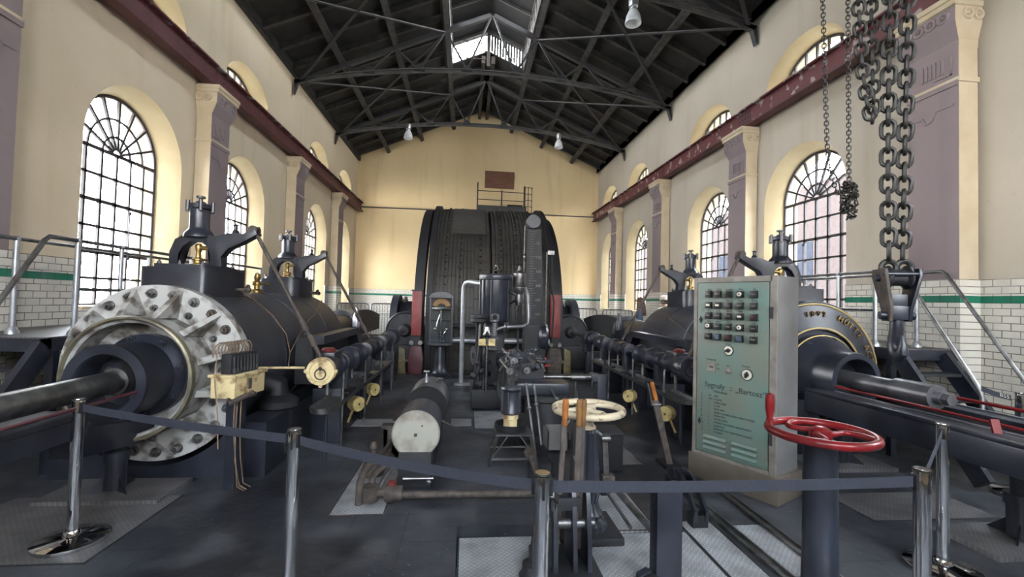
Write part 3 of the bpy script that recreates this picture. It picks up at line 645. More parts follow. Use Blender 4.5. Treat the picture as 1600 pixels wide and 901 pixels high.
# ================================================================== THE TWO STEAM ENGINES
AZ = .95      # height of the cylinder axis
def engine(side, X0, Y0, s, label):
    """local frame: xi towards the middle of the hall, yi along the hall away from the viewer, z up"""
    P = lambda xi, yi, z=AZ: V(X0 + s*xi, Y0 + yi, z)
    left = side == 'left'
    t = thing('steam_engine', P(0, 1.7, 0), label, 'steam engine')
    T = lambda p: V(X0 + s*p[0], Y0 + p[1], p[2])
    def B(): return MB(T)
    Y = (0, 1, 0); Yn = (0, -1, 0)
    # ---- cast bed with a cradle for the cylinder
    rr_ = .845; xs_ = [-.85, -.74] + [-.72+1.44*k/24 for k in range(25)] + [.74, 1.0]
    zt_ = lambda x: min(.50, AZ-math.sqrt(max(0, rr_*rr_-x*x))) if abs(x) < .73 else .50
    b = B(); b.rings([[(x, yy, 0) for x in xs_] + [(x, yy, zt_(x)) for x in xs_[::-1]] for yy in (-.10, 3.55)], caps=False)
    for yy in (-.10, 3.55):
        for x0_, x1_ in zip(xs_, xs_[1:]): b.face([b.v((x0_, yy, 0)), b.v((x1_, yy, 0)), b.v((x1_, yy, zt_(x1_))), b.v((x0_, yy, zt_(x0_)))])
    bmesh.ops.remove_doubles(b.bm, verts=b.bm.verts[:], dist=1e-4)
    b.build('bed_casting', 'black', t, smooth=30)
    b = B(); b.bx(-.75, .75, 3.5, 9.3, 0, .60); b.build('frame_bed', 'blackdull', t, bevel=.03)
    # ---- cylinder body
    b = B(); prof = [(.70, .02), (.785, .02), (.785, .16), (.76, .17), (.76, 1.62), (.775, 1.63), (.775, 1.74), (.76, 1.75), (.76, 3.30), (.74, 3.42), (.66, 3.46), (.30, 3.47), (.30, 3.75), (.0, 3.75)]
    b.lathe(prof, (0, 0, AZ), Y, 64); b.build('cylinder_body', 'clad', t, smooth=40)
    for yy in (.95, 2.55):
        b = B(); b.lathe([(.759, yy-.02), (.77, yy-.02), (.77, yy+.02), (.759, yy+.02)], (0, 0, AZ), Y, 64); b.build('cladding_band', 'black', t)
    # ---- front cover
    if left:
        b = B(); prof = [(.48, .02), (.80, .02), (.80, -.09), (.48, -.09)]; b.lathe(prof, (0, 0, AZ), Y, 72); o = b.build('cover_ring', 'whiteiron', t)
        for k in range(12):
            b = B(); a = 2*PI*(k+.5)/12; d = V(math.cos(a), 0, math.sin(a)); n = V(-math.sin(a), 0, math.cos(a))
            A = V(0, -.09, AZ) + d*.775; Bp = V(0, -.09, AZ) + d*.53; C = V(0, -.36, AZ)+d*.53
            for w_ in (1,):
                q = [A - n*.018, A + n*.018, Bp + n*.018, Bp - n*.018]
                b.rings([[A-n*.018, Bp-n*.05, C-n*.03], [A+n*.018, Bp+n*.05, C+n*.03]])
            b.build('radial_web', 'whiteiron', o, smooth=0)
        for k in range(24):
            a = 2*PI*(k+.25+(.5 if k % 2 else 0)*0)/24; d = V(math.cos(a), 0, math.sin(a)); rad = .72
            b = B(); c = V(0, -.09, AZ)+d*rad; b.bolt(c, Yn, .034, .042); b.build('cover_bolt', 'rust' if k in (2, 3) else 'dullsteel', t)
        for k in range(12):
            a = 2*PI*(k+.08)/12; d = V(math.cos(a), 0, math.sin(a)); b = B(); b.bolt(V(0, -.09, AZ)+d*.585, Yn, .026, .03); b.build('cover_bolt', 'dullsteel', t)
        b = B(); prof = [(.52, -.05), (.52, -.42), (.49, -.42), (.47, -.40), (.47, -.20), (.34, -.14), (.0, -.14)]; b.lathe(prof, (0, 0, AZ), Y, 72); b.build('cover_drum', 'whiteiron', t)
        b = B(); b.lathe([(.50, -.38), (.522, -.385), (.53, -.42), (.522, -.44), (.505, -.445), (.492, -.43)], (0, 0, AZ), Y, 72); b.build('cover_rim', 'rim', t)
        b = B(); prof = [(.0, -.14), (.36, -.14), (.36, -.24), (.33, -.27), (.30, -.30), (.30, -.60), (.31, -.62), (.31, -.66), (.235, -.66), (.22, -.64), (.22, -.42), (.0, -.42)]; b.lathe(prof, (0, 0, AZ), Y, 56); g = b.build('gland_housing', 'black', t)
        for k in range(8):
            a = 2*PI*(k+.3)/8; d = V(math.cos(a), 0, math.sin(a)); b = B(); b.bolt(V(0, -.27, AZ)+d*.335, Yn, .022, .03); b.build('gland_bolt', 'black', g)
        for k in range(5):
            a = 2*PI*(k+.1)/5; d = V(math.cos(a), 0, math.sin(a)); b = B(); b.bolt(V(0, -.42, AZ)+d*.16, Yn, .018, .03); b.build('gland_bolt', 'dullsteel', g)
        b = B(); b.cyl((0, -.40, AZ), (0, -.56, AZ), .13, .11, 28); b.cyl((0, -.5, AZ), (0, -3.6, AZ), .088, n=32); b.build('piston_rod', 'dullsteel', t)
    else:
        b = B(); prof = [(.0, .02), (.83, .02), (.83, -.05), (.81, -.08), (.775, -.085), (.775, -.10), (.50, -.17), (.50, -.13), (.47, -.13), (.0, -.13)]; b.lathe(prof, (0, 0, AZ), Y, 72); b.build('cover_plate', 'black', t)
        for rad, yy in ((.79, -.092), (.515, -.168), (.43, -.21)):
            b = B(); b.torus((0, yy, AZ), Y, rad, .011, 72, 8); b.build('gilt_line', 'gold', t)
        b = B(); prof = [(.0, -.10), (.45, -.10), (.44, -.20), (.39, -.30), (.32, -.38), (.29, -.42), (.29, -.62), (.28, -.66), (.225, -.66), (.215, -.64), (.215, -.42), (.0, -.42)]; b.lathe(prof, (0, 0, AZ), Y, 56); g = b.build('gland_housing', 'black', t)
        for k in range(8):
            a = 2*PI*(k+.3)/8; d = V(math.cos(a), 0, math.sin(a)); b = B(); b.bolt(V(0, -.24, AZ)+d*.40, Yn, .022, .03); b.build('gland_bolt', 'black', g)
        b = B(); b.cyl((0, -.42, AZ), (0, -1.12, AZ), .085, n=28); b.build('piston_rod', 'steelgrey', t)
        b = B(); b.cyl((0, -1.10, AZ), (0, -1.46, AZ), .105, n=28); b.cyl((0, -1.46, AZ), (0, -1.52, AZ), .06, n=16); b.hexnut((0, -1.52, AZ), Yn, .055, .06); b.build('rod_sleeve', 'steelgrey', t)
        # raised lettering round the cover
        items = []
        def letters(txt, a0, step, size):
            for k, ch in enumerate(txt):
                a = a0 - step*k; d = V(math.cos(a), 0, math.sin(a)); u = V(math.sin(a), 0, -math.cos(a))
                pos = V(X0, Y0-.125, AZ) + d*.655 - u*size*.3
                items.append(((ch, size, pos, u, d, (0, -1, 0)), dict(depth=.02)))
        letters('1892', R(101), R(6.0), .085); letters('HÜTTE ACT G', R(66), R(6.6), .095)
        for it_ in items: text_obj([it_], 'raised_letter', 'brass', t)
        b = B(); b.bx(-.24, .24, -2.6, -1.05, .70, .76); b.build('guide_shelf', 'black', t, bevel=.01)
    # thin red indicator rods
    b = B(); b.tube([(.24, -.30, .89), (.24, -3.6, .89)], .012, 8); b.build('indicator_rod', 'maroon' if left else 'red', t)
    if not left:
        b = B(); b.tube([(-.05, -1.55, .97), (-.05, -3.6, .97)], .014, 8); b.build('indicator_rod', 'red', t)
        b = B(); b.bar((.33, -2.18, .70), (.30, -2.1, .93), .05, .02); b.build('red_lever', 'red', t)
    # ---- front guide: two long beams towards the viewer with legs and foot plates
    ye_ = -1.0 if left else -.45
    for xi in ((.0,) if left else (.33, -.33)):
        hw = .165 if left else .09; zb_, zt_2 = (.655, .785) if left else (.60, .80)
        b = B(); b.bx(xi-hw, xi+hw, -3.5, ye_, zb_, zt_2); b.bx(xi-hw-.012, xi+hw-.0, -3.5, ye_, zt_2, zt_2+.04); b.build('guide_beam', 'black', t, bevel=.008)
        b = B(); b.prism([(ye_, .48), (-.06, .36), (-.06, .54), (ye_+.25, .66), (ye_, .70)], (xi-.09, 0, 0), (0, 1, 0), (0, 0, 1), (.18, 0, 0)); b.build('guide_neck', 'black', t, bevel=.01)
        for xs in ((.14, .02) if left else (xi-.09,)):
            b = B(); b.bx(xs-.02, xs+.015, -3.5, ye_-.02, zt_2+.041, zt_2+.05); b.build('slide_strip', 'steelgrey', t, smooth=0)
    if not left:
        b = B(); b.bx(-.24, .24, -3.5, -.7, .60, .66); b.build('guide_floor', 'blackdull', t, smooth=0)
    for yy in (-.42, -2.0):
        b = B(); b.cyl((-.05, yy, .05), (-.05, yy, .30), .075, n=16); b.cyl((-.05, yy, .28), (-.05, yy, .36), .09, n=16); b.cyl((-.05, yy, .36), (-.05, yy, .57), .055, n=16)
        for k in range(3):
            a = PI/2+2*PI*k/3; b.prism([(.06, .03), (.20, .03), (.06, .16)], (-.05, yy-.01, 0), (math.cos(a), math.sin(a), 0), (0, 0, 1), (.02*math.sin(a), .02, 0))
        b.build('screw_jack', 'black', t)
        b = B(); b.bx(-.50, .42, yy-.22, yy+.24, 0, .035); b.build('foot_plate', 'checkerdark', t, smooth=0)
    # ---- steam chests and valve bonnets on top of the cylinder
    def chest(yc, rounded):
        w_, l_ = .30, .40; zt = 1.93; z0 = AZ+.58
        cr = .14 if rounded else .05; poly = []
        for cx, cy, a0 in ((w_-cr, l_-cr, 0), (-w_+cr, l_-cr, PI/2), (-w_+cr, -l_+cr, PI), (w_-cr, -l_+cr, 1.5*PI)):
            poly += [(cx+cr*math.cos(a0+PI/2*k/5), cy+cr*math.sin(a0+PI/2*k/5)) for k in range(6)]
        c = B(); c.rings([[(x*f, yc+y*f, z) for x, y in poly] for f, z in ((1.12, z0), (1, z0+.12), (1, zt))]); ch = c.build('steam_chest', 'black', t, smooth=40)
        c = B(); c.rings([[(x*f, yc+y*f, z) for x, y in poly] for f, z in ((.80, zt), (.80, zt+.035))]); c.build('chest_lid', 'black', ch, smooth=40)
        for x, y in ((.2, .28), (-.2, .28), (.2, -.28), (-.2, -.28), (0, .3), (0, -.3)):
            c = B(); c.bolt((x, yc+y, zt+.03), (0, 0, 1), .02, .025); c.build('lid_bolt', 'black', ch)
        # arched yoke (in the cross plane), rocker arm towards the middle, spring pot on top
        zy = zt+.035; c = B()
        out = [(-.25, 0), (-.25, .14), (-.20, .27), (-.10, .335), (.10, .335), (.18, .31), (.30, .35), (.38, .36), (.46, .35), (.58, .41), (.60, .35), (.44, .25), (.32, .19), (.25, .10), (.26, 0), (.145, 0), (.15, .12), (.12, .20), (.05, .255), (-.05, .255), (-.12, .20), (-.165, .12), (-.17, 0)]
        c.prism(out, (0, yc-.06, zy), (1, 0, 0), (0, 0, 1), (0, .12, 0)); yk = c.build('valve_yoke', 'black', t, bevel=.012, smooth=50)
        c = B(); c.lathe([(.0, .30), (.14, .30), (.135, .34), (.10, .38), (.092, .40), (.092, .59), (.12, .60), (.125, .64), (.10, .652), (.045, .657), (.045, .675), (.02, .685), (.02, .71), (.045, .715), (.045, .735), (0, .74)], (0, yc, zy), (0, 0, 1), 28); sp = c.build('spring_pot', 'black', t)
        for k in range(6):
            a = 2*PI*k/6; c = B(); c.cyl((.125*math.cos(a), yc+.125*math.sin(a), zy+.57), (.125*math.cos(a), yc+.125*math.sin(a), zy+.672), .02, n=8); c.build('pot_lug', 'black', sp)
        c = B(); c.lathe([(0, 0), (.07, 0), (.07, .02), (.045, .035), (.045, .055), (.06, .06), (.06, .075), (.028, .09), (.022, .14), (.032, .17), (.034, .215), (.02, .235), (.0, .235)], (0, yc, zy), (0, 0, 1), 18); c.cyl((.0, yc, zy+.19), (.12, yc, zy+.19), .022, n=10); c.build('valve_spindle', 'brass', yk)
        c = B(); c.lathe([(0, 0), (.04, 0), (.03, .04), (.018, .05), (.018, .09), (.03, .10), (0, .115)], (.36, yc, zy+.345), (0, 0, 1), 12); c.build('oil_cup', 'black', yk)
        c = B(); c.cyl((.55, yc-.05, zy+.40), (.55, yc+.05, zy+.40), .045, n=14); c.cyl((.60, yc, zy+.41), (.55, yc, zy+.40), .03, n=10); c.build('lever_joint', 'rust', yk)
        # long pull rod down to the lay shaft
        c = B(); top = V(.55, yc+.0, zy+.40); bot = V(1.33, yc-.18, 1.06); c.tube([top, bot], .021, 8); m_ = top.lerp(bot, .72); c.cyl(m_, top.lerp(bot, .80), .032, n=10); c.cyl(top.lerp(bot, .84), top.lerp(bot, .92), .036, n=10); c.build('pull_rod', 'rust', t)
        c = B(); c.cyl((.305, yc+.18, zt-.20), (.42, yc+.18, zt-.20), .022, n=10); c.cyl((.38, yc+.18, zt-.20), (.38, yc+.26, zt-.17), .018, n=8); c.ball((.43, yc+.18, zt-.20), .032, 10, 8); c.ball((.38, yc+.28, zt-.16), .025, 8, 6); c.build('drain_cock', 'rust', ch)
    chest(.50, False); chest(2.85, True)
    # brass lubricator between the chests
    b = B(); b.lathe([(0, 0), (.07, 0), (.07, .03), (.04, .05), (.04, .09), (.06, .10), (.06, .13), (.03, .15), (.045, .19), (.03, .24), (0, .25)], (.22, 1.35, AZ+.755), (0, 0, 1), 14); b.cyl((.22, 1.35, AZ+.87), (.38, 1.33, AZ+.87), .012, n=8); b.build('oil_feeder', 'brass', t)
    # thin oil pipes over the cladding
    b = B(); b.tube([(.42, .55, 1.72), (.48, .72, 1.62), (.62, .85, 1.46), (.80, .80, 1.25), (.98, .45, 1.08), (1.08, .15, .98)], .006, 6); b.build('oil_pipe', 'rope', t)
    b = B(); b.tube([(.98, .45, 1.08), (.86, 1.0, 1.20), (.72, 1.75, 1.36), (.66, 2.2, 1.44), (.52, 2.9, 1.62)], .006, 6); b.build('oil_pipe', 'rope', t)
    # ---- valve gear: lay shaft along the inner side with its couplings
    LX, LZ_ = 1.38, .93
    b = B(); b.cyl((LX, .35, LZ_), (LX, 6.3, LZ_), .040, n=18); b.build('lay_shaft', 'steel', t)
    def spool(y0, prof, m='black'):
        c = B(); c.lathe(prof, (LX, y0, LZ_), Y, 24); return c.build('shaft_coupling', m, t)
    spool(.25, [(0, 0), (.12, 0), (.13, .02), (.13, .20), (.10, .24), (.10, .40), (.12, .42), (.12, .50), (0, .50)])
    spool(1.05, [(0, 0), (.085, .01), (.10, .10), (.145, .14), (.145, .20), (.11, .25), (.10, .55), (.14, .60), (.14, .66), (.06, .72), (0, .72)])
    spool(2.35, [(0, 0), (.07, 0), (.12, .05), (.12, .20), (.09, .26), (.09, .42), (.14, .45), (.14, .53), (0, .53)])
    spool(3.5, [(0, 0), (.09, 0), (.12, .04), (.14, .22), (.10, .30), (.10, .45), (0, .45)])
    spool(4.15, [(0, 0), (.14, 0), (.16, .03), (.16, .09), (.11, .12), (.11, .24), (.16, .27), (.16, .34), (.06, .40), (0, .40)])
    # end disc with a ring pull
    b = B(); b.lathe([(0, -.03), (.10, -.03), (.105, -.045), (.135, -.045), (.14, -.02), (.14, .03), (.10, .05), (0, .05)], (LX, .20, LZ_), Y, 36); dk = b.build('bearing_cover', 'yellowbox' if left else 'black', t)
    b = B(); b.torus((LX, .162, LZ_-.025), Y, .052, .007, 28, 6); b.ball((LX, .16, LZ_+.03), .018, 8, 6); b.build('ring_pull', 'rust', dk)
    for a in (0, PI, PI*1.5):
        b = B(); c = V(LX+.145*math.cos(a), .185, LZ_+.145*math.sin(a)); b.ball(c, .022, 8, 6); b.build('cover_lug', 'yellowbox' if left else 'black', dk)
    b = B(); b.tube([(LX-.05, .60, LZ_+.09), (LX-.30, 1.0, 1.02), (LX-.52, 1.6, 1.02)], .05, 10); b.build('valve_rod', 'dullsteel', t)
    # red cap and rocker box by the first rod
    b = B(); b.bx(LX-.13, LX+.06, .42, .72, 1.0, 1.09); b.build('rocker_box', 'black', t, bevel=.015)
    b = B(); b.lathe([(0, 0), (.07, 0), (.075, .02), (.06, .04), (0, .045)], (LX-.03, .52, 1.09), (0, 0, 1), 16); b.build('red_cap', 'redmatt', t)
    # bearing brackets from the bed to the shaft, with thin rods to the drip tray
    for yy in (.95, 2.2, 3.4, 4.75):
        b = B(); b.bx(LX-.30, LX+.02, yy-.06, yy+.06, 0, .62); b.bx(LX-.09, LX+.09, yy-.07, yy+.07, .62, .90); b.lathe([(.0, -.09), (.11, -.09), (.11, .09), (0, .09)], (LX, yy, LZ_), Y, 20); b.build('shaft_bracket', 'black', t, bevel=.008)
    for yy in (.65, 1.75, 2.9, 3.95):
        b = B(); b.cyl((LX+.10, yy, 0), (LX+.10, yy, LZ_-.08), .014, n=8); b.cyl((LX-.10, yy+.1, .58), (LX-.10, yy+.1, LZ_-.1), .022, n=8); b.build('tie_rod', 'dullsteel', t)
    # valve bodies hanging below the cylinder on the inner side
    for yy in (.5, 2.85):
        b = B(); b.lathe([(0, 0), (.20, 0), (.22, .05), (.20, .12), (.16, .18), (.16, .42), (.20, .46), (.20, .52), (.12, .58), (0, .60)], (.86, yy, .06), (0, 0, 1), 22); b.tube([(.62, yy, .80), (.86, yy, .72), (.86, yy, .60)], .11, 12); b.build('exhaust_valve', 'blackdull', t)
    # drip tray
    b = B(); w_ = .13; n_ = 8; y0, y1 = .10, 4.0; poly = [(w_*math.sin(a), y0+w_-w_*math.cos(a)) for a in [-PI/2+PI*k/n_ for k in range(n_+1)]] + [(w_*math.sin(a), y1-w_-w_*math.cos(a)) for a in [PI/2+PI*k/n_ for k in range(n_+1)]]
    b.rings([[(LX+.02+x*.9, y, .52) for x, y in poly], [(LX+.02+x, y, .575) for x, y in poly], [(LX+.02+x*.86, y, .575) for x, y in poly], [(LX+.02+x*.78, y, .535) for x, y in poly]]); b.build('drip_tray', 'dullsteel', t, smooth=30)
    for yy in (1.0, 2.0, 2.9):
        b = B(); b.bx(LX-.02, LX+.08, yy, yy+.35, .536, .56); b.build('tray_grid', 'blackdull', t, smooth=0)
    for yy in (.35, 1.9, 3.5):
        b = B(); b.cyl((LX+.02, yy, 0), (LX+.02, yy, .52), .018, n=8); b.build('tray_leg', 'black', t)
    # boxed casing beside the cylinder with a rounded far corner
    poly = [(0, 0), (1.65, 0)] + [(1.65+.32*math.sin(a), -.32+.32*math.cos(a)) for a in [PI/2*k/8 for k in range(9)]] + [(1.97, -.60), (1.86, -.60), (1.86, -.34), (1.62, -.10), (0, -.10)]
    b = B(); b.prism(poly, (.98, 1.05, 1.21), (0, 1, 0), (0, 0, 1), (.16, 0, 0)); b.build('side_shield', 'black', t, smooth=30)
    b = B(); b.bx(.78, .99, 1.15, 2.95, .62, 1.18); b.build('shield_back', 'blackdull', t, smooth=0)
    # ---- crosshead guide behind the cylinder, connecting rod and crank guard
    b = B(); b.lathe([(.34, 3.72), (.46, 3.74), (.46, 3.84), (.36, 3.88), (.36, 5.9), (.44, 5.92), (.44, 6.0), (.30, 6.0)], (0, 0, AZ), Y, 40, a0=0, a1=2*PI); b.build('crosshead_guide', 'black', t)
    b = B(); b.bar((0, 5.8, AZ), (0, 9.0, AZ+.05), .10, .20); b.build('connecting_rod', 'dullsteel', t, bevel=.02)
    b = B(); pl = [(-2.1, -.28)] + [(-2.1+4.2*k/14, .02+.30*math.sin(PI*(.12+.76*k/14))) for k in range(15)] + [(2.1, -.28)]
    b.prism(pl, (.16, 7.35, 1.04), (0, 1, 0), (0, 0, 1), (.05, 0, 0)); b.prism(pl, (-.34, 7.35, 1.04), (0, 1, 0), (0, 0, 1), (.04, 0, 0))
    top = pl[1:-1]; b.rings([[(-.34, 7.35+y, 1.04+z-.005), (.20, 7.35+y, 1.04+z-.005), (.20, 7.35+y, 1.04+z+.015), (-.34, 7.35+y, 1.04+z+.015)] for y, z in top]); b.build('crank_guard', 'plinth' if left else 'blackdull', t, smooth=30)
    b = B(); b.lathe([(0, 0), (.05, 0), (.075, .03), (.075, .22), (.045, .30), (.03, .34), (.03, .42), (0, .43)], (.55, 5.1, 1.05), (0, 0, 1), 14); b.build('oil_pot', 'galv' if left else 'black', t)
    # bevel gear case where the lay shaft meets the crank shaft
    b = B(); b.lathe([(0, -.14), (.10, -.14), (.13, -.10), (.16, -.04), (.42, -.03), (.45, .0), (.45, .26), (.40, .30), (0, .30)], (LX, 6.35, LZ_), Y, 40); gc = b.build('bevel_gear_case', 'blackdull', t)
    b = B(); b.torus((LX, 6.31, LZ_), Y, .42, .018, 40, 8); b.build('case_rim', 'black', gc)
    for k in range(10):
        a = 2*PI*k/10; c = B(); c.bolt(V(LX+.35*math.cos(a), 6.32, LZ_+.35*math.sin(a)), Yn, .02, .025); c.build('case_bolt', 'black', gc)
    b = B(); b.bx(LX-.50, LX+.42, 6.1, 8.6, 0, .60); b.bx(LX-.45, LX+.40, 6.68, 8.6, .60, .86); b.build('main_bed', 'blackdull', t, bevel=.03)
    return t
engine('left', -2.81, 4.50, 1, 'large black steam engine on the left with a chipped white bolted cylinder cover')
engine('right', 4.06, 4.95, -1, 'large black steam engine on the right with gilt rings and raised lettering on its cover')

# yellow roller weights on chains beside the drip trays (one look, four of them)
def roller(x, y, z, s, label):
    t = thing('yellow_pulley', (x, y, 0), label, 'pulley', 'yellow pulleys beside the engines')
    b = MB(); b.lathe([(0, -.06), (.02, -.06), (.02, -.065), (.085, -.065), (.095, -.055), (.095, .055), (.085, .065), (.02, .065), (0, .06)], (x, y, z), (.78*s, -.62, 0), 28); b.build('wheel', 'yellow', t)
    b = MB(); b.cyl((x-.09*s, y+.07, z), (x+.05*s, y-.04, z), .018, n=10); b.build('axle', 'rust', t)
    b = MB(); b.bar((x-s*.03, y-.03, z-.08), (x-s*.07, y-.10, z-.22), .03, .012); b.build('handle', 'yellow', t, smooth=0)
    b = MB(); b.bx(x-s*.10-.035, x-s*.10+.035, y-.04, y+.04, 0, z+.04); b.build('pulley_bracket', 'blackdull', t, smooth=0)
roller(-1.39, 6.05, .30, 1, 'yellow pulley on the floor by the left engine, nearer of the two there')
roller(-1.42, 7.25, .25, 1, 'yellow pulley low beside the left engine, farther of the two there')
roller(2.60, 5.55, .30, -1, 'cream yellow pulley left of the turquoise cabinet, behind the wooden handled lever')
roller(2.56, 6.75, .27, -1, 'cream yellow pulley farther off, just right of the cream handwheel')

# mechanical lubricator box on its post in front of the left engine
t = thing('lubricator_box', (-2.02, 4.26, 0), 'stained yellow lubricator box with a row of pump plungers on a black post', 'lubricator')
ux, uy = V(.18, .984, 0), V(-.984, .18, 0); O_ = V(-1.98, 4.18, 0)
L_ = lambda a, b, z: O_ + ux*a + uy*b + V(0, 0, z)
def lbx(mb, a0, a1, b0, b1, z0, z1): return mb.hexa([L_(a0, b0, z0), L_(a1, b0, z0), L_(a1, b1, z0), L_(a0, b1, z0), L_(a0, b0, z1), L_(a1, b0, z1), L_(a1, b1, z1), L_(a0, b1, z1)])
b = MB(); lbx(b, -.06, .06, -.05, .05, 0, .80); b.build('post', 'black', t, bevel=.006)
b = MB(); lbx(b, -.18, .22, -.11, .11, .80, .99); o = b.build('tank', 'yellowbox', t, bevel=.014)
b = MB(); lbx(b, -.195, .235, -.125, .125, .975, 1.0); b.build('tank_lid', 'yellowbox', o, bevel=.004)
b = MB(); lbx(b, -.02, .015, -.125, -.108, .86, .95); b.build('gauge_strip', 'rust', o, smooth=0)
b = MB(); lbx(b, -.15, .19, -.045, .045, 1.0, 1.17); b.build('pump_block', 'blackdull', t, bevel=.006)
for k in range(8):
    b = MB(); a = -.13+.042*k; b.cyl(L_(a, -.06, 1.0), L_(a, -.06, 1.15), .014, n=8); b.cyl(L_(a, -.06, 1.02), L_(a, -.06, 1.05), .02, n=6); b.build('pump_plunger', 'blackdull', t)
    b = MB(); b.tube([L_(a, 0, 1.16), L_(a, -.01, 1.22), L_(a-.02, 0, 1.26), L_(a-.06, .03, 1.27), L_(a-.09, .05, 1.24), L_(a-.11, .05, 1.15)], .006, 6); b.build('oil_pipe', 'rope', t)
b = MB(); b.tube([L_(-.16, -.05, .80), L_(-.22, -.10, .78), L_(-.10, -.16, .82), L_(.02, -.15, .81)], .022, 8); b.ball(L_(-.02, -.15, .82), .03, 8, 6); b.build('drive_arm', 'rust', t)
b = MB(); b.tube([L_(.15, .05, 1.04), L_(.35, .12, .98), (-1.60, 4.72, .96)], .012, 8); b.build('drive_link', 'yellowbox', t)
for k, (dx, dz) in enumerate(((-.10, .0), (-.05, .02), (-.13, .05))):
    b = MB(); b.tube([L_(dx, -.08, .80), L_(dx-.02, -.09, .55), L_(dx-.03+.02*k, -.10, .28), L_(dx+.01, -.12, .06), L_(dx+.05, -.16, .012)], .006, 6); b.build('oil_pipe', 'rope', t)
b = MB(); b.tube([L_(-.20, .04, 1.2), L_(-.25, .02, 1.0), L_(-.30, -.06, .70), L_(-.36, -.12, .45)], .005, 6); b.build('oil_pipe', 'rope', t)
# ================================================================== WINDING DRUM
DC = V(.62, 14.2, .95); DR = 3.50
t = thing('winding_drum', (DC.x, DC.y, 0), 'huge dark winding drum with grooved lagging at the end of the hall', 'winding drum')
def drum_half(xa, xb, name):
    # object coordinates are centred on the axle so the lagging pattern follows the drum
    n = 15; prof = [(DR-.5, xa)]
    for k in range(n):
        a = xa + (xb-xa)*k/n; b_ = xa + (xb-xa)*(k+.66)/n; bulge = .05*math.sin(PI*(k+.5)/n)
        prof += [(DR+bulge, a), (DR+bulge, b_), (DR+bulge-.035, b_+.002), (DR+bulge-.035, xa+(xb-xa)*(k+1)/n)]
    prof.append((DR-.5, xb)); mb = MB(); mb.lathe(prof, (0, 0, 0), (1, 0, 0), 120)
    o = mb.build(name, 'drum', None, smooth=25, loc=(0, 0, 0)); o.parent = t; o.location = DC - t.location
    return o
h1 = drum_half(-1.42, -.055, 'lagging_shell'); h2 = drum_half(-.005, 1.42, 'lagging_shell')
def on_drum(mb): 
    for v in mb.bm.verts: v.co += DC
    return mb
for xa, xb, r1, r2, nm in ((-1.56, -1.42, DR+.10, DR-.6, 'drum_flange'), (1.42, 1.54, DR+.10, DR-.6, 'drum_flange'), (-1.86, -1.64, DR-.04, DR-.5, 'brake_rim'), (1.58, 1.76, DR-.16, DR-.5, 'brake_rim')):
    mb = MB(); mb.lathe([(r2, xa), (r1, xa), (r1, xb), (r2, xb), (r2, xa)], DC, (1, 0, 0), 120); mb.build(nm, 'blackdull', t, smooth=25)
mb = MB()
for x0 in (-1.15, -.78, -.30, .22, .62, 1.12):
    for k in range(46):
        a = R(100)+R(150)*k/46; c = DC + V(x0, -math.cos(a-PI/2)*0, 0) + V(0, math.cos(a), math.sin(a))*(DR+.045)
        mb.ball(c, .022, 6, 4)
o = mb.build('lagging_rivets', 'brush', t); o['kind'] = 'stuff'
# sheet patch over the upper left lagging
mb = MB(); mb.lathe([(DR+.055, -1.02), (DR+.085, -1.02), (DR+.085, -.16), (DR+.055, -.16)], DC, (1, 0, 0), 20, a0=0, a1=R(27), ref=(0, math.cos(R(110)), math.sin(R(110)))); mb.build('cover_sheet', 'drumsheet', t, smooth=25)
# arms and hub inside, axle
for xs in (-1.40, 1.38):
    for k in range(10):
        a = 2*PI*k/10; mb = MB(); d = V(0, math.cos(a), math.sin(a)); mb.bar(DC+V(xs, 0, 0)+d*.4, DC+V(xs, 0, 0)+d*(DR-.45), .10, .20, up=(1, 0, 0)); mb.build('drum_arm', 'blackdull', t, smooth=0)
    mb = MB(); mb.lathe([(.2, -.12), (.55, -.12), (.55, .12), (.2, .12)], DC+V(xs, 0, 0), (1, 0, 0), 32); mb.build('drum_hub', 'blackdull', t)
mb = MB(); mb.cyl(DC-V(2.72, 0, 0), DC+V(2.72, 0, 0), .20, n=28); mb.build('axle', 'dullsteel', t)
for s in (-1, 1):
    mb = MB(); mb.lathe([(0, -.10), (.85, -.10), (.85, .10), (0, .10)], DC+V(s*2.74, 0, 0), (1, 0, 0), 48); mb.build('crank_disc', 'clad', t)
def plummer(s, label):
    x = DC.x+s*2.30; t2 = thing('main_bearing', (x, DC.y, .0), label, 'bearing')
    mb = MB(); mb.bx(x-.36, x+.36, DC.y-.5, DC.y+.5, 0, .862); mb.build('pedestal', 'blackdull', t2, bevel=.02)
    mb = MB(); mb.prism([(-.42, -.085), (-.42, .28), (-.30, .58), (-.16, .66), (.16, .66), (.30, .58), (.42, .28), (.42, -.085)], (x-.32, DC.y, DC.z), (0, 1, 0), (0, 0, 1), (.64, 0, 0)); mb.build('bearing_cap', 'black', t2, bevel=.02)
    for dx in (-.2, .2):
        for dy in (-.2, .2):
            mb = MB(); mb.cyl((x+dx, DC.y+dy, DC.z+.55), (x+dx, DC.y+dy, DC.z+.80), .035, n=10); mb.hexnut((x+dx, DC.y+dy, DC.z+.66), (0, 0, 1), .065, .06); mb.build('cap_bolt', 'dullsteel', t2)
plummer(-1, 'black main bearing block left of the winding drum'); plummer(1, 'black main bearing block right of the winding drum')
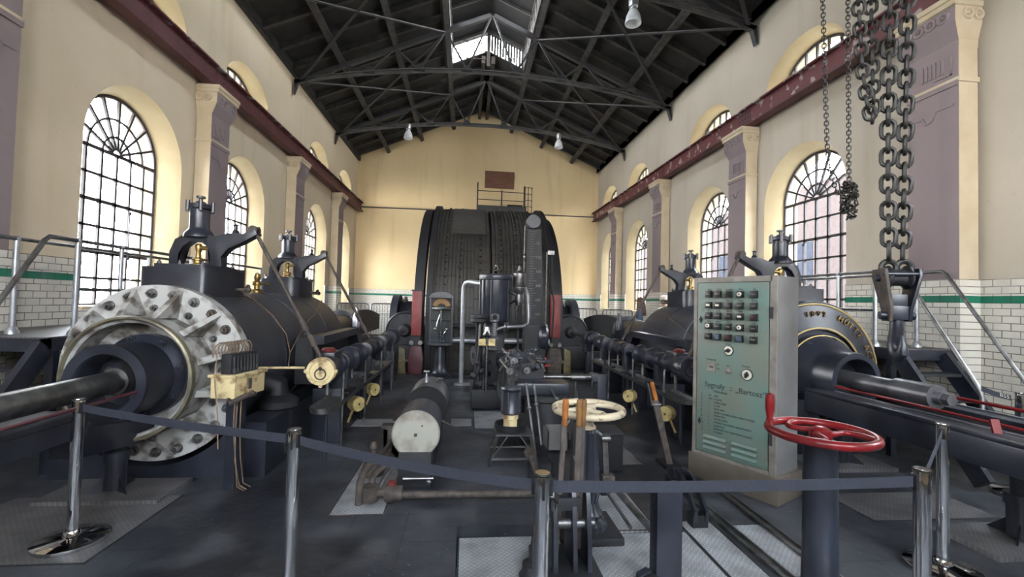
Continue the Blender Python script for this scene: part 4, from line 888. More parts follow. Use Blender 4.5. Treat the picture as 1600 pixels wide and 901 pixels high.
def brake(s, label):
    x = DC.x+s*1.66 - (.06 if s < 0 else .20); y = 10.33; t2 = thing('brake_post', (x, y, 0), label, 'brake post')
    mb = MB(); mb.bx(x-.11, x+.11, y-.09, y+.09, .86, 1.86); mb.build('brake_block', 'redmatt', t2, bevel=.012)
    mb = MB(); mb.bx(x-.125, x+.125, y-.10, y+.11, 1.86, 1.89); mb.build('block_cap', 'blackdull', t2)
    mb = MB(); mb.prism([(-.15, 0), (.15, 0), (.17, .35), (.12, .62), (-.12, .62), (-.17, .35)], (x, y-.07, 0), (1, 0, 0), (0, 0, 1), (0, .16, 0)); mb.build('brake_lever_foot', 'maroon' if s < 0 else 'rust', t2, bevel=.015)
    mb = MB(); mb.cyl((x-.10, y-.10, .70), (x-.10, y+.06, .70), .05, n=12); mb.cyl((x+.10, y-.10, .70), (x+.10, y+.06, .70), .05, n=12); mb.build('pivot_pin', 'dullsteel', t2)
    mb = MB(); mb.bx(x-.09, x+.09, y-.05, y+.05, .62, .862); mb.build('lever_neck', 'blackdull', t2)
    mb = MB(); q = x+s*.30; mb.prism([(-.09, 0), (.09, 0), (.07, .55), (-.07, .62)], (q, y-.05, 0), (1, 0, 0), (0, 0, 1), (0, .10, 0)); mb.cyl((min(x, q), y, .3), (max(x, q), y, .3), .05, n=12); mb.build('brake_anchor', 'olive', t2, bevel=.01)
brake(-1, 'red brake block on a maroon foot, left of the winding drum'); brake(1, 'red brake block on a rusty foot, right of the winding drum')
# brake cross shafts in front of the drum
t = thing('brake_cross_shaft', (.62, 10.2, 0), 'dark horizontal cross shaft in front of the winding drum', 'shaft')
mb = MB(); mb.cyl((-.80, 10.16, 1.10), (1.92, 10.16, 1.10), .055, n=14); mb.build('shaft', 'blackdull', t)
mb = MB(); mb.cyl((-.80, 10.16, .78), (1.92, 10.16, .78), .06, n=14); mb.build('lower_pipe', 'galv', t)
for x in (-.55, 1.72):
    mb = MB(); mb.bx(x-.05, x+.05, 10.10, 10.22, 0, 1.17); mb.build('shaft_post', 'blackdull', t, bevel=.008)

# gallery on the far wall above the drum
t = thing('service_gallery', (1.45, 20.0, 5.62), 'rusty steel gallery with handrail and caged ladder high on the far wall', 'gallery')
GX0, GX1, GY = .36, 2.42, 19.55
mb = MB(); mb.bx(GX0, GX1, GY, 20.36, 5.70, 5.76); mb.build('deck', 'rust', t, smooth=0)
mb = MB(); mb.bx(GX0-.02, GX1+.1, GY-.04, GY, 5.60, 5.86); mb.build('toe_board', 'steelroof', t, smooth=0)
for x, zt in ((GX0, 6.86), (1.42, 6.55), (GX1, 6.78)):
    mb = MB(); mb.bx(x-.03, x+.03, GY-.03, GY+.03, 5.70, zt); mb.build('post', 'rust', t, smooth=0)
for z in (6.12, 6.50):
    mb = MB(); mb.cyl((GX0, GY, z), (GX1, GY, z-.02), .018, n=8); mb.build('rail', 'rust', t)
for x in (GX0+.1, GX1-.1):
    mb = MB(); mb.bar((x, GY+.05, 5.68), (x, 20.38, 5.0), .06, .06); mb.build('strut', 'steelroof', t, smooth=0)
for x in (2.46, 2.60, 2.76):
    mb = MB(); mb.bx(x-.014, x+.014, GY+.02, GY+.05, 5.55, 6.78); mb.build('cage_bar', 'rust', t, smooth=0)
for k in range(5):
    mb = MB(); mb.tube([(2.40, GY, 5.6+.28*k), (2.62, GY-.05, 5.6+.28*k), (2.78, GY+.05, 5.6+.28*k), (2.80, GY+.3, 5.6+.28*k)], .014, 6); mb.build('cage_hoop', 'rust', t)

# ================================================================== DEPTH INDICATOR COLUMN
t = thing('depth_indicator', (1.42, 9.4, 0), 'tall dark depth indicator column with a scale and a round head', 'depth indicator')
mb = MB(); mb.rings([[(1.22, 9.28, 0), (1.66, 9.28, 0), (1.66, 9.62, 0), (1.22, 9.62, 0)], [(1.22, 9.28, 1.22), (1.66, 9.28, 1.22), (1.66, 9.62, 1.22), (1.22, 9.62, 1.22)]]); mb.build('base_case', 'blackdull', t, bevel=.02)
mb = MB(); mb.rings([[(1.24, 9.34, 1.22), (1.63, 9.34, 1.22), (1.63, 9.56, 1.22), (1.24, 9.56, 1.22)], [(1.25, 9.36, 3.22), (1.54, 9.36, 3.22), (1.54, 9.56, 3.22), (1.25, 9.56, 3.22)]]); col = mb.build('column', 'blackdull', t, smooth=0)
mb = MB(); mb.lathe([(0, -.11), (.14, -.11), (.155, -.09), (.155, .09), (.14, .11), (0, .11)], (1.37, 9.42, 3.38), (0, 1, 0), 32); mb.build('head_drum', 'clad', t)
mb = MB()
for k in range(36):
    z = 1.34+.052*k; l = .16 if k % 5 == 0 else .09; mb.bx(1.30, 1.30+l, 9.3365+.00001*k, 9.3385+.01, z, z+.007)
mb.build('scale_marks', 'grey', col, smooth=0)
items = []
for k, tx in enumerate(('300', '250', '200', '150', '100', '50')): items.append(((tx, .075, V(1.44, 9.338, 1.40+.30*k), (1, 0, 0), (0, 0, 1), (0, -1, 0)), dict()))
text_obj(items, 'scale_numbers', 'greyframe', col)
for x, z0, z1 in ((1.20, 1.25, 3.30), (1.68, .6, 2.75)):
    mb = MB(); mb.cyl((x, 9.40, z0), (x, 9.40, z1), .016, n=8); mb.build('guide_rod', 'dullsteel', t)
mb = MB(); mb.tube([(1.54, 9.42, 2.72), (1.78, 9.42, 2.74), (1.80, 9.42, 2.6), (1.80, 9.46, 2.0), (1.88, 9.5, 1.7), (1.86, 9.5, .9)], .018, 8); mb.build('bell_wire_pipe', 'blackdull', t)
mb = MB(); mb.bx(1.70, 1.84, 9.38, 9.46, 2.70, 2.78); mb.build('pipe_bracket', 'dullsteel', t)
mb = MB(); mb.lathe([(0, -.10), (.26, -.10), (.30, -.05), (.30, .05), (.26, .1), (0, .1)], (1.62, 9.45, .95), (1, 0, 0), 32); mb.build('indicator_gear', 'black', t)
mb = MB(); mb.ball((1.21, 9.36, 2.62), .035, 8, 6, (1, 1, 2.2)); mb.build('pointer', 'steel', t)

# ================================================================== SPEED INDICATOR IN A GLASS CASE
t = thing('speed_indicator', (-.52, 9.9, 0), 'glass cased speed indicator with an orange dial on a dark pedestal', 'indicator')
gx, gy = -.53, 9.9
mb = MB(); mb.lathe([(0, 0), (.28, 0), (.28, .04), (.20, .07), (.15, .14), (.13, .30), (.10, .66), (.16, .70), (0, .70)], (gx, gy, 0), (0, 0, 1), 24); mb.build('pedestal', 'black', t)
mb = MB(); mb.bx(gx-.26, gx+.26, gy-.17, gy+.17, .70, .74); mb.bx(gx-.25, gx-.22, gy-.16, gy-.13, .74, 1.72); mb.bx(gx+.22, gx+.25, gy-.16, gy-.13, .74, 1.72); mb.bx(gx-.25, gx-.22, gy+.13, gy+.16, .74, 1.72); mb.bx(gx+.22, gx+.25, gy+.13, gy+.16, .74, 1.72); mb.bx(gx-.25, gx+.25, gy+.14, gy+.16, .74, 1.72); mb.build('case_frame', 'black', t, smooth=0)
mb = MB(); pl = [(-.27, 0), (.27, 0), (.27, .03)] + [(.24*math.cos(a), .03+.10*math.sin(a)) for a in [PI*k/12 for k in range(13)]] + [(-.27, .03)]; mb.prism(pl, (gx, gy-.18, 1.72), (1, 0, 0), (0, 0, 1), (0, .36, 0)); mb.build('case_hood', 'black', t, smooth=30)
mb = MB(); mb.bx(gx-.218, gx+.218, gy-.155, gy-.15, .745, 1.715); mb.build('case_window', 'caseglass', t, smooth=0)
mb = MB(); pl = [(.20*math.cos(a), .20*math.sin(a)) for a in [R(15)+R(150)*k/16 for k in range(17)]] + [(.10*math.cos(a), .10*math.sin(a)) for a in [R(165)-R(150)*k/16 for k in range(17)]]; mb.prism(pl, (gx, gy-.05, 1.50), (1, 0, 0), (0, 0, 1), (0, .015, 0)); mb.build('dial', 'dial', t, smooth=0)
mb = MB(); mb.lathe([(0, 0), (.20, 0), (.21, .02), (.20, .05), (0, .06)], (gx, gy, 1.46), (0, 0, 1), 24); mb.build('dial_housing', 'dullsteel', t)
mb = MB(); mb.cyl((gx, gy, .74), (gx, gy, 1.46), .02, n=10)
for s in (-1, 1): mb.tube([(gx+s*.03, gy, 1.36), (gx+s*.09, gy, 1.16), (gx+s*.11, gy, 1.02), (gx+s*.05, gy, .92)], .012, 6); mb.ball((gx+s*.12, gy, 1.04), .04, 10, 8)
mb.lathe([(0, 0), (.07, 0), (.07, .05), (.03, .08), (0, .08)], (gx, gy, .86), (0, 0, 1), 14); mb.build('flyweight_governor', 'steel', t)

# ================================================================== STEAM BRAKE CYLINDER AND VALVE STAND, MID HALL
cx, cy = .475, 7.4
t = thing('brake_engine', (cx, cy, 0), 'upright black brake engine with a fluted cylinder and bright pipes in mid hall', 'brake engine')
mb = MB(); mb.lathe([(0, 1.30), (.20, 1.30), (.235, 1.36), (.235, 2.02), (.27, 2.03), (.275, 2.06), (.275, 2.10), (.26, 2.12), (.10, 2.13), (0, 2.14)], (cx, cy, 0), (0, 0, 1), 40); cyl_ = mb.build('cylinder', 'black', t)
for k in range(10):
    a = 2*PI*k/10; mb = MB(); mb.cyl((cx+.245*math.cos(a), cy+.245*math.sin(a), 1.36), (cx+.245*math.cos(a), cy+.245*math.sin(a), 2.06), .016, n=8); mb.build('tie_rod', 'black', cyl_)
mb = MB(); mb.lathe([(0, 0), (.06, 0), (.04, .03), (.03, .05), (.05, .07), (.03, .10), (.02, .14), (0, .15)], (cx-.0, cy, 2.13), (0, 0, 1), 14); mb.cyl((cx-.05, cy, 2.20), (cx+.05, cy, 2.20), .016, n=8); mb.build('relief_cock', 'chrome', t)
mb = MB(); mb.lathe([(0, 0), (.115, 0), (.135, .02), (.135, .06), (.125, .07), (.135, .08), (.135, .12), (.02, .13), (.012, .18), (0, .18)], (cx-.26, cy-.25, 1.33), (0, 0, 1), 28); mb.build('dashpot', 'blackdull', t)
for x, y_ in ((-.26, -.25), (-.30, -.1), (-.18, -.28), (.16, .05), (-.12, .12)):
    mb = MB(); mb.cyl((cx+x, cy+y_, .28), (cx+x*.95, cy+y_, 1.34), .022, n=10); mb.build('column', 'dullsteel' if y_ < -.2 else 'black', t)
mb = MB(); mb.bx(cx-.36, cx+.30, cy-.40, cy+.30, 0, .30); mb.build('base_block', 'blackdull', t, bevel=.02)
mb = MB(); mb.bx(cx-.16, cx+.14, cy-.10, cy+.15, .30, 1.31); mb.build('valve_body', 'blackdull', t, bevel=.03)
mb = MB(); mb.lathe([(0, 0), (.085, 0), (.085, .03), (.055, .05), (.055, .14), (.08, .16), (.08, .19), (.045, .21), (.045, .42), (.075, .44), (.075, .47), (0, .47)], (cx-.02, cy-.36, .92), (0, 0, 1), 20); mb.torus((cx-.02, cy-.36, 1.42), (0, 1, 0), .055, .02, 20, 8); mb.build('valve_tee', 'steelgrey', t)
mb = MB(); mb.tube([(cx-.02, cy-.36, 1.20), (cx+.02, cy-.36, 1.24), (cx+.10, cy-.36, 1.27), (cx+.24, cy-.34, 1.28), (cx+.44, cy-.30, 1.29), (cx+.52, cy-.28, 1.34), (cx+.53, cy-.26, 1.45), (cx+.51, cy-.22, 1.78), (cx+.47, cy-.18, 1.90), (cx+.38, cy-.12, 1.93)], .030, 12); mb.build('bright_pipe', 'steelgrey', t)
for x in (.12, .17): 
    mb = MB(); mb.lathe([(0, 0), (.075, 0), (.075, .03), (0, .03)], (cx+x, cy-.355, 1.275), (1, 0, .02), 18); mb.build('pipe_flange', 'steelgrey', t)
mb = MB(); mb.lathe([(0, 0), (.08, 0), (.10, .03), (.10, .22), (.075, .24), (.03, .27), (.02, .34), (0, .35)], (cx+.38, cy-.1, 1.92), (0, 0, 1), 18); mb.lathe([(0, -.3), (.04, -.3), (.06, -.22), (.05, -.12), (.09, -.06), (.09, 0), (0, 0)], (cx+.38, cy-.1, 1.92), (0, 0, 1), 16); mb.build('throttle_head', 'dullsteel', t)
mb = MB(); mb.cyl((cx+.20, cy-.05, 1.86), (cx+.36, cy-.1, 1.78), .03, n=10); mb.cyl((cx+.38, cy-.1, .3), (cx+.38, cy-.1, 1.65), .014, n=8); mb.tube([(cx+.22, cy, 1.62), (cx+.33, cy-.1, 1.70), (cx+.42, cy-.12, 1.62), (cx+.38, cy-.1, 1.5)], .02, 8); mb.build('control_rod', 'blackdull', t)
mb = MB(); mb.bx(cx-.265, cx-.015, cy-.50, cy-.49, .995, 1.095); mb.build('brass_plate', 'yellow', t, smooth=0)
mb = MB(); mb.cyl((cx-.14, cy-.48, .30), (cx-.14, cy-.48, 1.26), .03, n=12); mb.lathe([(0, 0), (.06, .0), (.075, .03), (.04, .08), (.03, .16), (0, .17)], (cx-.14, cy-.48, 1.12), (0, 0, 1), 14); mb.build('spindle', 'steel', t)
for x, y_, z, l in ((-.32, -.30, .5, .62), (-.24, -.34, .38, .55), (.03, -.46, .40, .34)):
    mb = MB(); mb.bar((cx+x, cy+y_, .3), (cx+x+.10, cy+y_+.05, z+l), .03, .045); mb.ball((cx+x, cy+y_, z), .06, 10, 8); mb.ball((cx+x+.05, cy+y_, z+.2), .045, 8, 6); mb.build('linkage', 'blackdull', t)
mb = MB(); mb.cyl((cx+.20, cy-.52, .30), (cx+.20, cy-.50, .80), .022, n=8); mb.build('trip_lever', 'blackdull', t)
mb = MB(); mb.lathe([(0, 0), (.028, 0), (.034, .06), (.026, .14), (0, .15)], (cx+.20, cy-.50, .79), (0, 0, 1), 14); mb.build('red_grip', 'redmatt', t)
for k, (x, y_, r_, z) in enumerate(((-.30, .0, .16, .78), (-.12, -.22, .13, .62), (.10, -.25, .12, .74))):
    mb = MB(); mb.lathe([(.05, -.04), (r_, -.04), (r_, .04), (.05, .04), (.05, -.04)], (cx+x, cy+y_, z), (1, .3, 0), 24); mb.build('link_disc', 'blackdull', t)

# tall pipe with a bend from the floor to the brake cylinder
mb = MB(); mb.tube([(-.06, 9.0, .03), (-.06, 9.0, 1.86), (-.055, 8.98, 1.95), (-.02, 8.90, 2.02), (.05, 8.75, 2.045), (.30, 7.75, 1.97), (.36, 7.60, 1.96)], .044, 14); mb.lathe([(0, 0), (.11, 0), (.11, .03), (0, .03)], (-.06, 9.0, 0), (0, 0, 1), 18)
tag(mb.build('steam_pipe', 'galv'), 'tall pale pipe rising from the floor and bending into the brake cylinder', 'pipe')

# ================================================================== REVERSING GEAR: shafts, levers and links between the levers and the brake engine
t = thing('reversing_gear', (.85, 5.4, 0), 'dark tangle of reversing shafts and rocking levers on a round drum base', 'reversing gear')
mb = MB(); mb.lathe([(0, 0), (.34, 0), (.34, .10), (.29, .13), (.25, .14), (.25, .52), (.30, .54), (.30, .60), (0, .60)], (.98, 5.35, 0), (0, 0, 1), 36); mb.build('drum_base', 'blackdull', t)
mb = MB(); mb.bx(.60, 1.22, 5.15, 5.50, .60, .74); mb.build('gear_table', 'black', t, bevel=.02)
mb = MB(); mb.bx(.50, 1.00, 5.55, 6.9, .30, .46); mb.build('gear_bed', 'blackdull', t, bevel=.02)
for x, y0, y1, z, r_ in ((.62, 5.5, 6.7, .93, .032), (.56, 5.4, 6.3, .82, .03), (.76, 5.35, 6.8, .84, .028), (.88, 5.5, 6.9, .90, .03)):
    mb = MB(); mb.cyl((x, y0, z), (x-.06, y1, z+.04), r_*.62, n=12); mb.cyl((x, y0+.10, z), (x, y0+.18, z), r_*1.5, n=12); mb.build('gear_shaft', 'dullsteel', t)
rnd = random.Random(5)
for k in range(30):
    x = .60+.42*rnd.random(); y = 5.35+1.3*rnd.random(); z = .78+.22*rnd.random(); mb = MB()
    if k % 2: mb.lathe([(0, -.06), (.028, -.06), (.036, -.03), (.028, .0), (.026, .08), (0, .08)], (x, y, z), (rnd.uniform(-.5, .5), 1, rnd.uniform(-.5, .5)), 14); mb.cyl((x, y, z), (x+rnd.uniform(-.1, .1), y+rnd.uniform(.1, .3), z-rnd.uniform(-.05, .2)), .012, n=8); mb.ball((x, y, z+.035), .022, 8, 6)
    else: mb.bar((x, y, z), (x+rnd.uniform(-.14, .14), y+rnd.uniform(-.1, .1), z+rnd.uniform(-.22, .08)), .018, .032); mb.cyl((x-.03, y, z), (x+.03, y, z), .022, n=12); mb.ball((x, y, z+.02), .018, 8, 6)
    mb.build('rocking_lever', 'dullsteel' if k % 3 == 0 else 'black', t)
for y in (5.55, 6.1, 6.7):
    mb = MB(); mb.prism([(-.26, 0), (.26, 0), (.22, .44), (.10, .52), (-.10, .52), (-.22, .44)], (.76, y-.025, .40), (1, 0, 0), (0, 0, 1), (0, .05, 0)); mb.build('shaft_frame', 'blackdull', t, smooth=0)
mb = MB(); mb.cyl((1.00, 5.6, .98), (1.03, 5.6, .90), .02, n=8); mb.ball((1.04, 5.6, .88), .03, 8, 6, (1.6, 1, .6)); mb.build('red_knob', 'redmatt', t)
for p0, p1 in (((.70, 5.05, .76), (.78, 4.75, .04)), ((.80, 5.12, .74), (.84, 4.75, .16)), ((1.0, 5.16, .68), (1.16, 4.85, .40)), ((1.16, 4.85, .40), (.96, 4.75, .18))):
    mb = MB(); mb.cyl(p0, p1, .014, n=8); mb.ball(V(p0).lerp(V(p1), .35), .026, 8, 6); mb.build('link_rod', 'dullsteel', t)
# cross tube to the grey stand on the right
mb = MB(); mb.cyl((.90, 6.45, .60), (2.0, 6.45, .605), .040, n=14); mb.cyl((1.55, 6.45, .60), (1.75, 6.45, .60), .055, n=14); mb.build('cross_tube', 'dullsteel', t)
mb = MB(); mb.bx(1.93, 2.06, 6.36, 6.54, 0, .66); mb.bx(1.84, 2.08, 6.37, 6.53, .55, .66); mb.build('tube_post', 'clad', t, bevel=.012)
mb = MB(); mb.cyl((1.62, 6.45, 0), (1.62, 6.45, .58), .022, n=8); mb.cyl((1.62, 6.45, .25), (1.62, 6.45, .40), .034, n=8); mb.build('drop_rod', 'dullsteel', t)
mb = MB(); mb.tube([(1.14, 6.2, 0), (1.14, 6.2, .46), (1.38, 6.2, .46), (1.38, 6.2, 0)], .018, 6); mb.build('square_hoop', 'black', t)
# caged gear box dripping into the bowl
t = thing('caged_gearbox', (.505, 4.80, .33), 'black caged gear box with a yellow lower sleeve standing in the bowl', 'gear box')
mb = MB(); mb.lathe([(0, .44), (.10, .44), (.11, .42), (.10, .40), (.09, .39), (.09, .20), (.105, .18), (.105, .16), (0, .16)], (.505, 4.80, .33), (0, 0, 1), 24); bd = mb.build('housing', 'black', t)
for k in range(6):
    a = 2*PI*(k+.2)/6; mb = MB(); mb.bar((.505+.095*math.cos(a), 4.80+.095*math.sin(a), .51), (.505+.095*math.cos(a), 4.80+.095*math.sin(a), .73), .018, .03, up=(math.cos(a), math.sin(a), 0)); mb.build('cage_rib', 'clad', bd)
mb = MB(); mb.lathe([(0, 0.004), (.074, .004), (.074, .10), (.084, .105), (.084, .15), (.078, .16), (0, .16)], (.505, 4.80, .33), (0, 0, 1), 24); mb.build('yellow_sleeve', 'yellowbox', t)
mb = MB(); mb.tube([(.505, 4.80, .77), (.52, 4.95, .82), (.58, 5.14, .80)], .028, 8); mb.build('top_pipe', 'dullsteel', t)
mb = MB(); mb.lathe([(0, 0), (.15, 0), (.165, .05), (.168, .075), (.155, .075), (.148, .02), (0, .018)], (.505, 4.80, .312), (0, 0, 1), 32)
tag(mb.build('drip_bowl', 'blackdull'), 'round dark drip bowl on the small wire stand', 'bowl')
t = thing('wire_stand', (.53, 4.80, 0), 'small open iron stand carrying the drip bowl', 'stand')
mb = MB(); mb.bx(.34, .72, 4.62, 4.98, .295, .312); mb.build('stand_top', 'dullsteel', t, smooth=0)
for sx in (-1, 1):
    for sy in (-1, 1):
        mb = MB(); mb.bar((.53+sx*.17, 4.80+sy*.16, .30), (.53+sx*.25, 4.80+sy*.20, 0), .022, .022); mb.build('leg', 'dullsteel', t, smooth=0)
for sy in (-1, 1):
    mb = MB(); mb.bar((.295, 4.80+sy*.19, .07), (.765, 4.80+sy*.19, .07), .02, .02); mb.build('stretcher', 'dullsteel', t, smooth=0)
    mb = MB(); mb.bar((.31, 4.80+sy*.185, .08), (.46, 4.80+sy*.17, .29), .012, .012); mb.bar((.75, 4.80+sy*.185, .08), (.60, 4.80+sy*.17, .29), .012, .012); mb.build('cross_brace', 'dullsteel', t, smooth=0)
# small grey open box on a bracket
t = thing('grey_tool_tray', (.91, 4.30, 0), 'small grey open metal tray on a stem beside the cream handwheel', 'tray')
mb = MB()
for a in ((.80, 1.00, 4.20, 4.21), (.80, 1.00, 4.45, 4.46), (.80, .81, 4.20, 4.46), (.99, 1.00, 4.20, 4.46)): mb.bx(*a, .28, .46)
mb.bx(.80, 1.0, 4.2, 4.46, .28, .29); mb.build('tray_box', 'grey', t, smooth=0)
mb = MB(); mb.prism([(-.10, .0), (.10, .0), (.04, -.14), (-.04, -.14)], (.90, 4.28, .28), (1, 0, 0), (0, 0, 1), (0, .10, 0)); mb.bx(.87, .93, 4.29, 4.36, 0, .15); mb.build('tray_stem', 'blackdull', t, smooth=0)
for k in range(4):
    mb = MB(); mb.ball((.86+.035*k, 4.30+.05*(k % 2), .335+.012*k), .032, 8, 6); tag(mb.build('iron_nut', 'blackdull'), 'dark iron nut lying in the small grey tray', 'nut', 'nuts in the grey tray')

# ================================================================== OIL AIR VESSELS ON THE FLOOR
t = thing('twin_pressure_vessel', (-.40, 5.0, 0), 'pair of grey horizontal drums in line on a black floor block', 'pressure vessel')
ax = V(-.0, 1, .0); 
mb = MB(); mb.bx(-.56, -.27, 4.08, 6.4, 0, .32); mb.build('floor_block', 'blackdull', t, bevel=.015)
mb = MB(); mb.lathe([(0, 0), (.20, 0), (.215, .015), (.215, .05), (.205, .06), (.205, .56), (.17, .62), (.09, .64), (.09, 1.05), (0, 1.05)], (-.415, 4.10, .47), ax, 40); fb = mb.build('front_drum', 'clad', t)
mb = MB(); mb.lathe([(0, -.004), (.20, -.004), (.214, .012), (.214, .012), (0, .012)], (-.415, 4.095, .47), ax, 40); mb.build('end_face', 'whiteiron2', fb)
mb = MB(); mb.bolt((-.415, 4.095, .47), (0, -1, 0), .016, .012); mb.build('centre_plug', 'rust', fb)
mb = MB(); mb.bolt((-.36, 4.095, .55), (0, -1, 0), .009, .006); mb.build('vent_hole', 'rust', fb)
mb = MB(); mb.lathe([(.10, 0), (.225, 0), (.235, .02), (.235, .62), (.20, .66), (0, .67)], (-.415, 5.15, .47), ax, 40); mb.build('rear_drum', 'steelgrey', t)
mb = MB(); mb.lathe([(.09, -.012), (.232, -.012), (.232, .0), (.09, 0)], (-.415, 5.148, .47), ax, 40); mb.build('rear_end_plate', 'brush', t)
mb = MB(); mb.lathe([(0, 0), (.03, 0), (.02, .06), (.012, .07), (.012, .13), (0, .13)], (-.44, 5.38, .70), (0, 0, 1), 12); mb.cyl((-.47, 5.38, .83), (-.41, 5.38, .83), .016, n=8); mb.build('tap', 'steelgrey', t); mb = MB(); mb.tube([(-.33, 5.5, .69), (-.30, 5.5, .73), (-.25, 5.5, .72)], .012, 6); mb.build('lifting_eye', 'dullsteel', t)
mb = MB(); mb.cyl((-.24, 4.86, .40), (-.10, 4.82, .34), .014, n=8); mb.build('drain_lever', 'rust', t)
mb = MB(); mb.prism([(-.08, 0), (.08, 0), (.08, .05), (.025, .06), (.025, .30), (.09, .31), (.09, .34), (-.09, .34), (-.09, .31), (-.025, .30), (-.025, .06), (-.08, .05)], (-.76, 4.86, 0), (1, 0, 0), (0, 0, 1), (0, .12, 0)); mb.build('pipe_stand', 'rust', t, smooth=0)
mb = MB(); mb.bar((-.72, 4.92, .38), (-.62, 5.25, .46), .06, .02); mb.build('strap', 'rust', t, smooth=0)
mb = MB(); mb.lathe([(0, 0), (.10, 0), (.11, .05), (.07, .14), (.03, .17), (.03, .24), (.04, .25), (.025, .30), (0, .31)], (-.83, 4.38, .02), (0, 0, 1), 16); mb.bar((-.78, 4.36, .16), (-.64, 4.62, .33), .03, .05); mb.cyl((-.74, 4.33, .14), (-.66, 4.28, .17), .012, n=8); mb.build('non_return_valve', 'rust', t)
# floor pipework in front
t = thing('floor_pipework', (-.55, 3.85, 0), 'rusty bent floor pipes and valve with a long pipe lying along the floor', 'pipework')
mb = MB(); mb.tube([(-.82, 3.78, .0), (-.82, 3.80, .17), (-.81, 3.84, .22), (-.79, 3.92, .25), (-.74, 4.12, .25)], .030, 10); mb.build('bent_pipe', 'rust', t)
mb = MB(); mb.tube([(-.74, 3.88, .06), (-.74, 3.90, .16), (-.72, 3.95, .20), (-.66, 4.12, .20)], .026, 10); mb.build('bent_pipe', 'rust', t)
mb = MB(); mb.tube([(-.68, 3.85, .10), (-.64, 3.95, .17), (-.60, 4.08, .20)], .020, 10); mb.build('bent_pipe', 'dullsteel', t)
mb = MB(); mb.cyl((-.74, 3.82, .02), (-.74, 3.82, .14), .065, n=16); mb.cyl((-.70, 3.82, .08), (-.60, 3.82, .08), .03, n=12); mb.lathe([(0, 0), (.06, 0), (.075, .02), (.075, .06), (.06, .08), (.06, .14), (0, .14)], (-.62, 3.82, .075), (1, 0, 0), 18); mb.build('valve_body', 'rust', t)
mb = MB(); mb.lathe([(0, 0), (.03, 0), (.03, .03), (0, .035)], (-.565, 3.82, .145), (0, 0, 1), 12); mb.build('red_cap', 'redmatt', t)
mb = MB(); mb.cyl((-.50, 3.82, .06), (.62, 3.80, .06), .030, n=12); mb.build('long_pipe', 'rust', t)
mb = MB(); mb.cyl((-.50, 3.98, .13), (-.24, 3.98, .13), .012, n=8); mb.ball((-.28, 3.98, .10), .022, 8, 6); mb.build('slim_pipe', 'dullsteel', t)
# ================================================================== FLOOR PLATES
def plate(x0, x1, y0, y1, label, m='checkerdark', z=.006, group=None, rim=False):
    t = thing('floor_plate', ((x0+x1)/2, (y0+y1)/2, -.03 if z < .02 else 0), label, 'floor plate', group)
    mb = MB(); mb.bx(x0, x1, y0, y1, -.03 if z < .02 and m == 'checker' else .0005, z); mb.build('tread', m, t, smooth=0)
    mb = MB(); w = .012
    for a in ((x0-w, x0, y0-w, y1+w), (x1, x1+w, y0-w, y1+w), (x0, x1, y0-w, y0), (x0, x1, y1, y1+w)): mb.bx(*a, .0004, z*.6)
    mb.build('edge_angle', 'rust' if rim else 'blackdull', t, smooth=0)
    return t
plate(.0, 1.66, 1.62, 3.22, 'bright chequer plate in the foreground under the levers, edged by a dark gap', 'checker')
plate(1.69, 1.93, 1.62, 3.38, 'narrow bright chequer plate strip right of the black iron post', 'checker')
plate(.98, 1.46, 3.28, 4.0, 'grey chequer plate with a rusty edge behind the foreground plate', 'checker', rim=True)
plate(2.08, 2.32, 2.6, 3.3, 'grey floor plate at the foot of the turquoise cabinet', 'checker')
plate(-1.0, -.60, 3.62, 4.9, 'worn chequer plate under the bent floor pipes', 'checker', rim=True)
plate(-3.55, -2.30, 3.06, 4.02, 'large worn chequer plate under the leftmost barrier post')
plate(3.30, 4.42, 3.32, 3.82, 'worn floor plate on the right beneath the right engine guide')
plate(.16, .62, 5.95, 6.85, 'pale chequer plate in front of the brake engine', 'checker')
plate(-1.45, -.66, 6.05, 6.42, 'grey floor strip left of the twin drums', 'checker')
plate(-.16, .12, 6.05, 6.42, 'grey floor strip right of the twin drums', 'checker')
plate(-.20, .12, 8.9, 9.2, 'pale floor strip beside the foot of the tall pipe', 'checker')
plate(1.35, 1.9, 4.6, 5.4, 'plain floor plate right of the cream handwheel', 'checkerdark')
# two long steel rails set in the floor
for (xa, ya, xb, yb, lb) in ((2.00, 4.15, 2.04, 2.55, 'left steel channel running along the floor beside the cabinet'), (2.36, 4.25, 2.34, 2.45, 'right steel channel running along the floor by the cabinet foot')):
    mb = MB(); mb.bar((xa-.035, ya, .012), (xb-.035, yb, .012), .012, .024); mb.bar((xa+.035, ya, .012), (xb+.035, yb, .012), .012, .024); mb.bar((xa, ya, .004), (xb, yb, .004), .07, .006); tag(mb.build('floor_channel', 'dullsteel', smooth=0), lb, 'channel')

# ================================================================== HANDWHEELS
def wheel(mbm, c, Rw, rt, mat_, parent, S_curve, n=3, a_off=0):
    mb = MB(); mb.torus(c, (0, 0, 1), Rw, rt, 72, 14); mb.build('rim', mat_, parent)
    mb = MB(); mb.lathe([(0, -.05), (.05, -.05), (.06, -.02), (.055, .02), (.03, .035), (0, .035)], c, (0, 0, 1), 24); mb.build('hub', mat_, parent)
    for k in range(n):
        a = a_off+2*PI*k/n; pts = []; rad = []
        for j in range(15):
            u = j/14; rr2 = .03+(Rw-.03)*u; th_ = a + S_curve*math.sin(PI*u)*(1.0-.25*u)
            pts.append((c[0]+rr2*math.cos(th_), c[1]+rr2*math.sin(th_), c[2]-.004)); rad.append(rt*(.95-.35*math.sin(PI*u)))
        mb = MB(); mb.tube(pts, rad, 10); mb.build('spoke', mat_, parent)
t = thing('cream_handwheel', (.92, 3.26, 0), 'chipped cream handwheel on a fluted black pillar', 'handwheel')
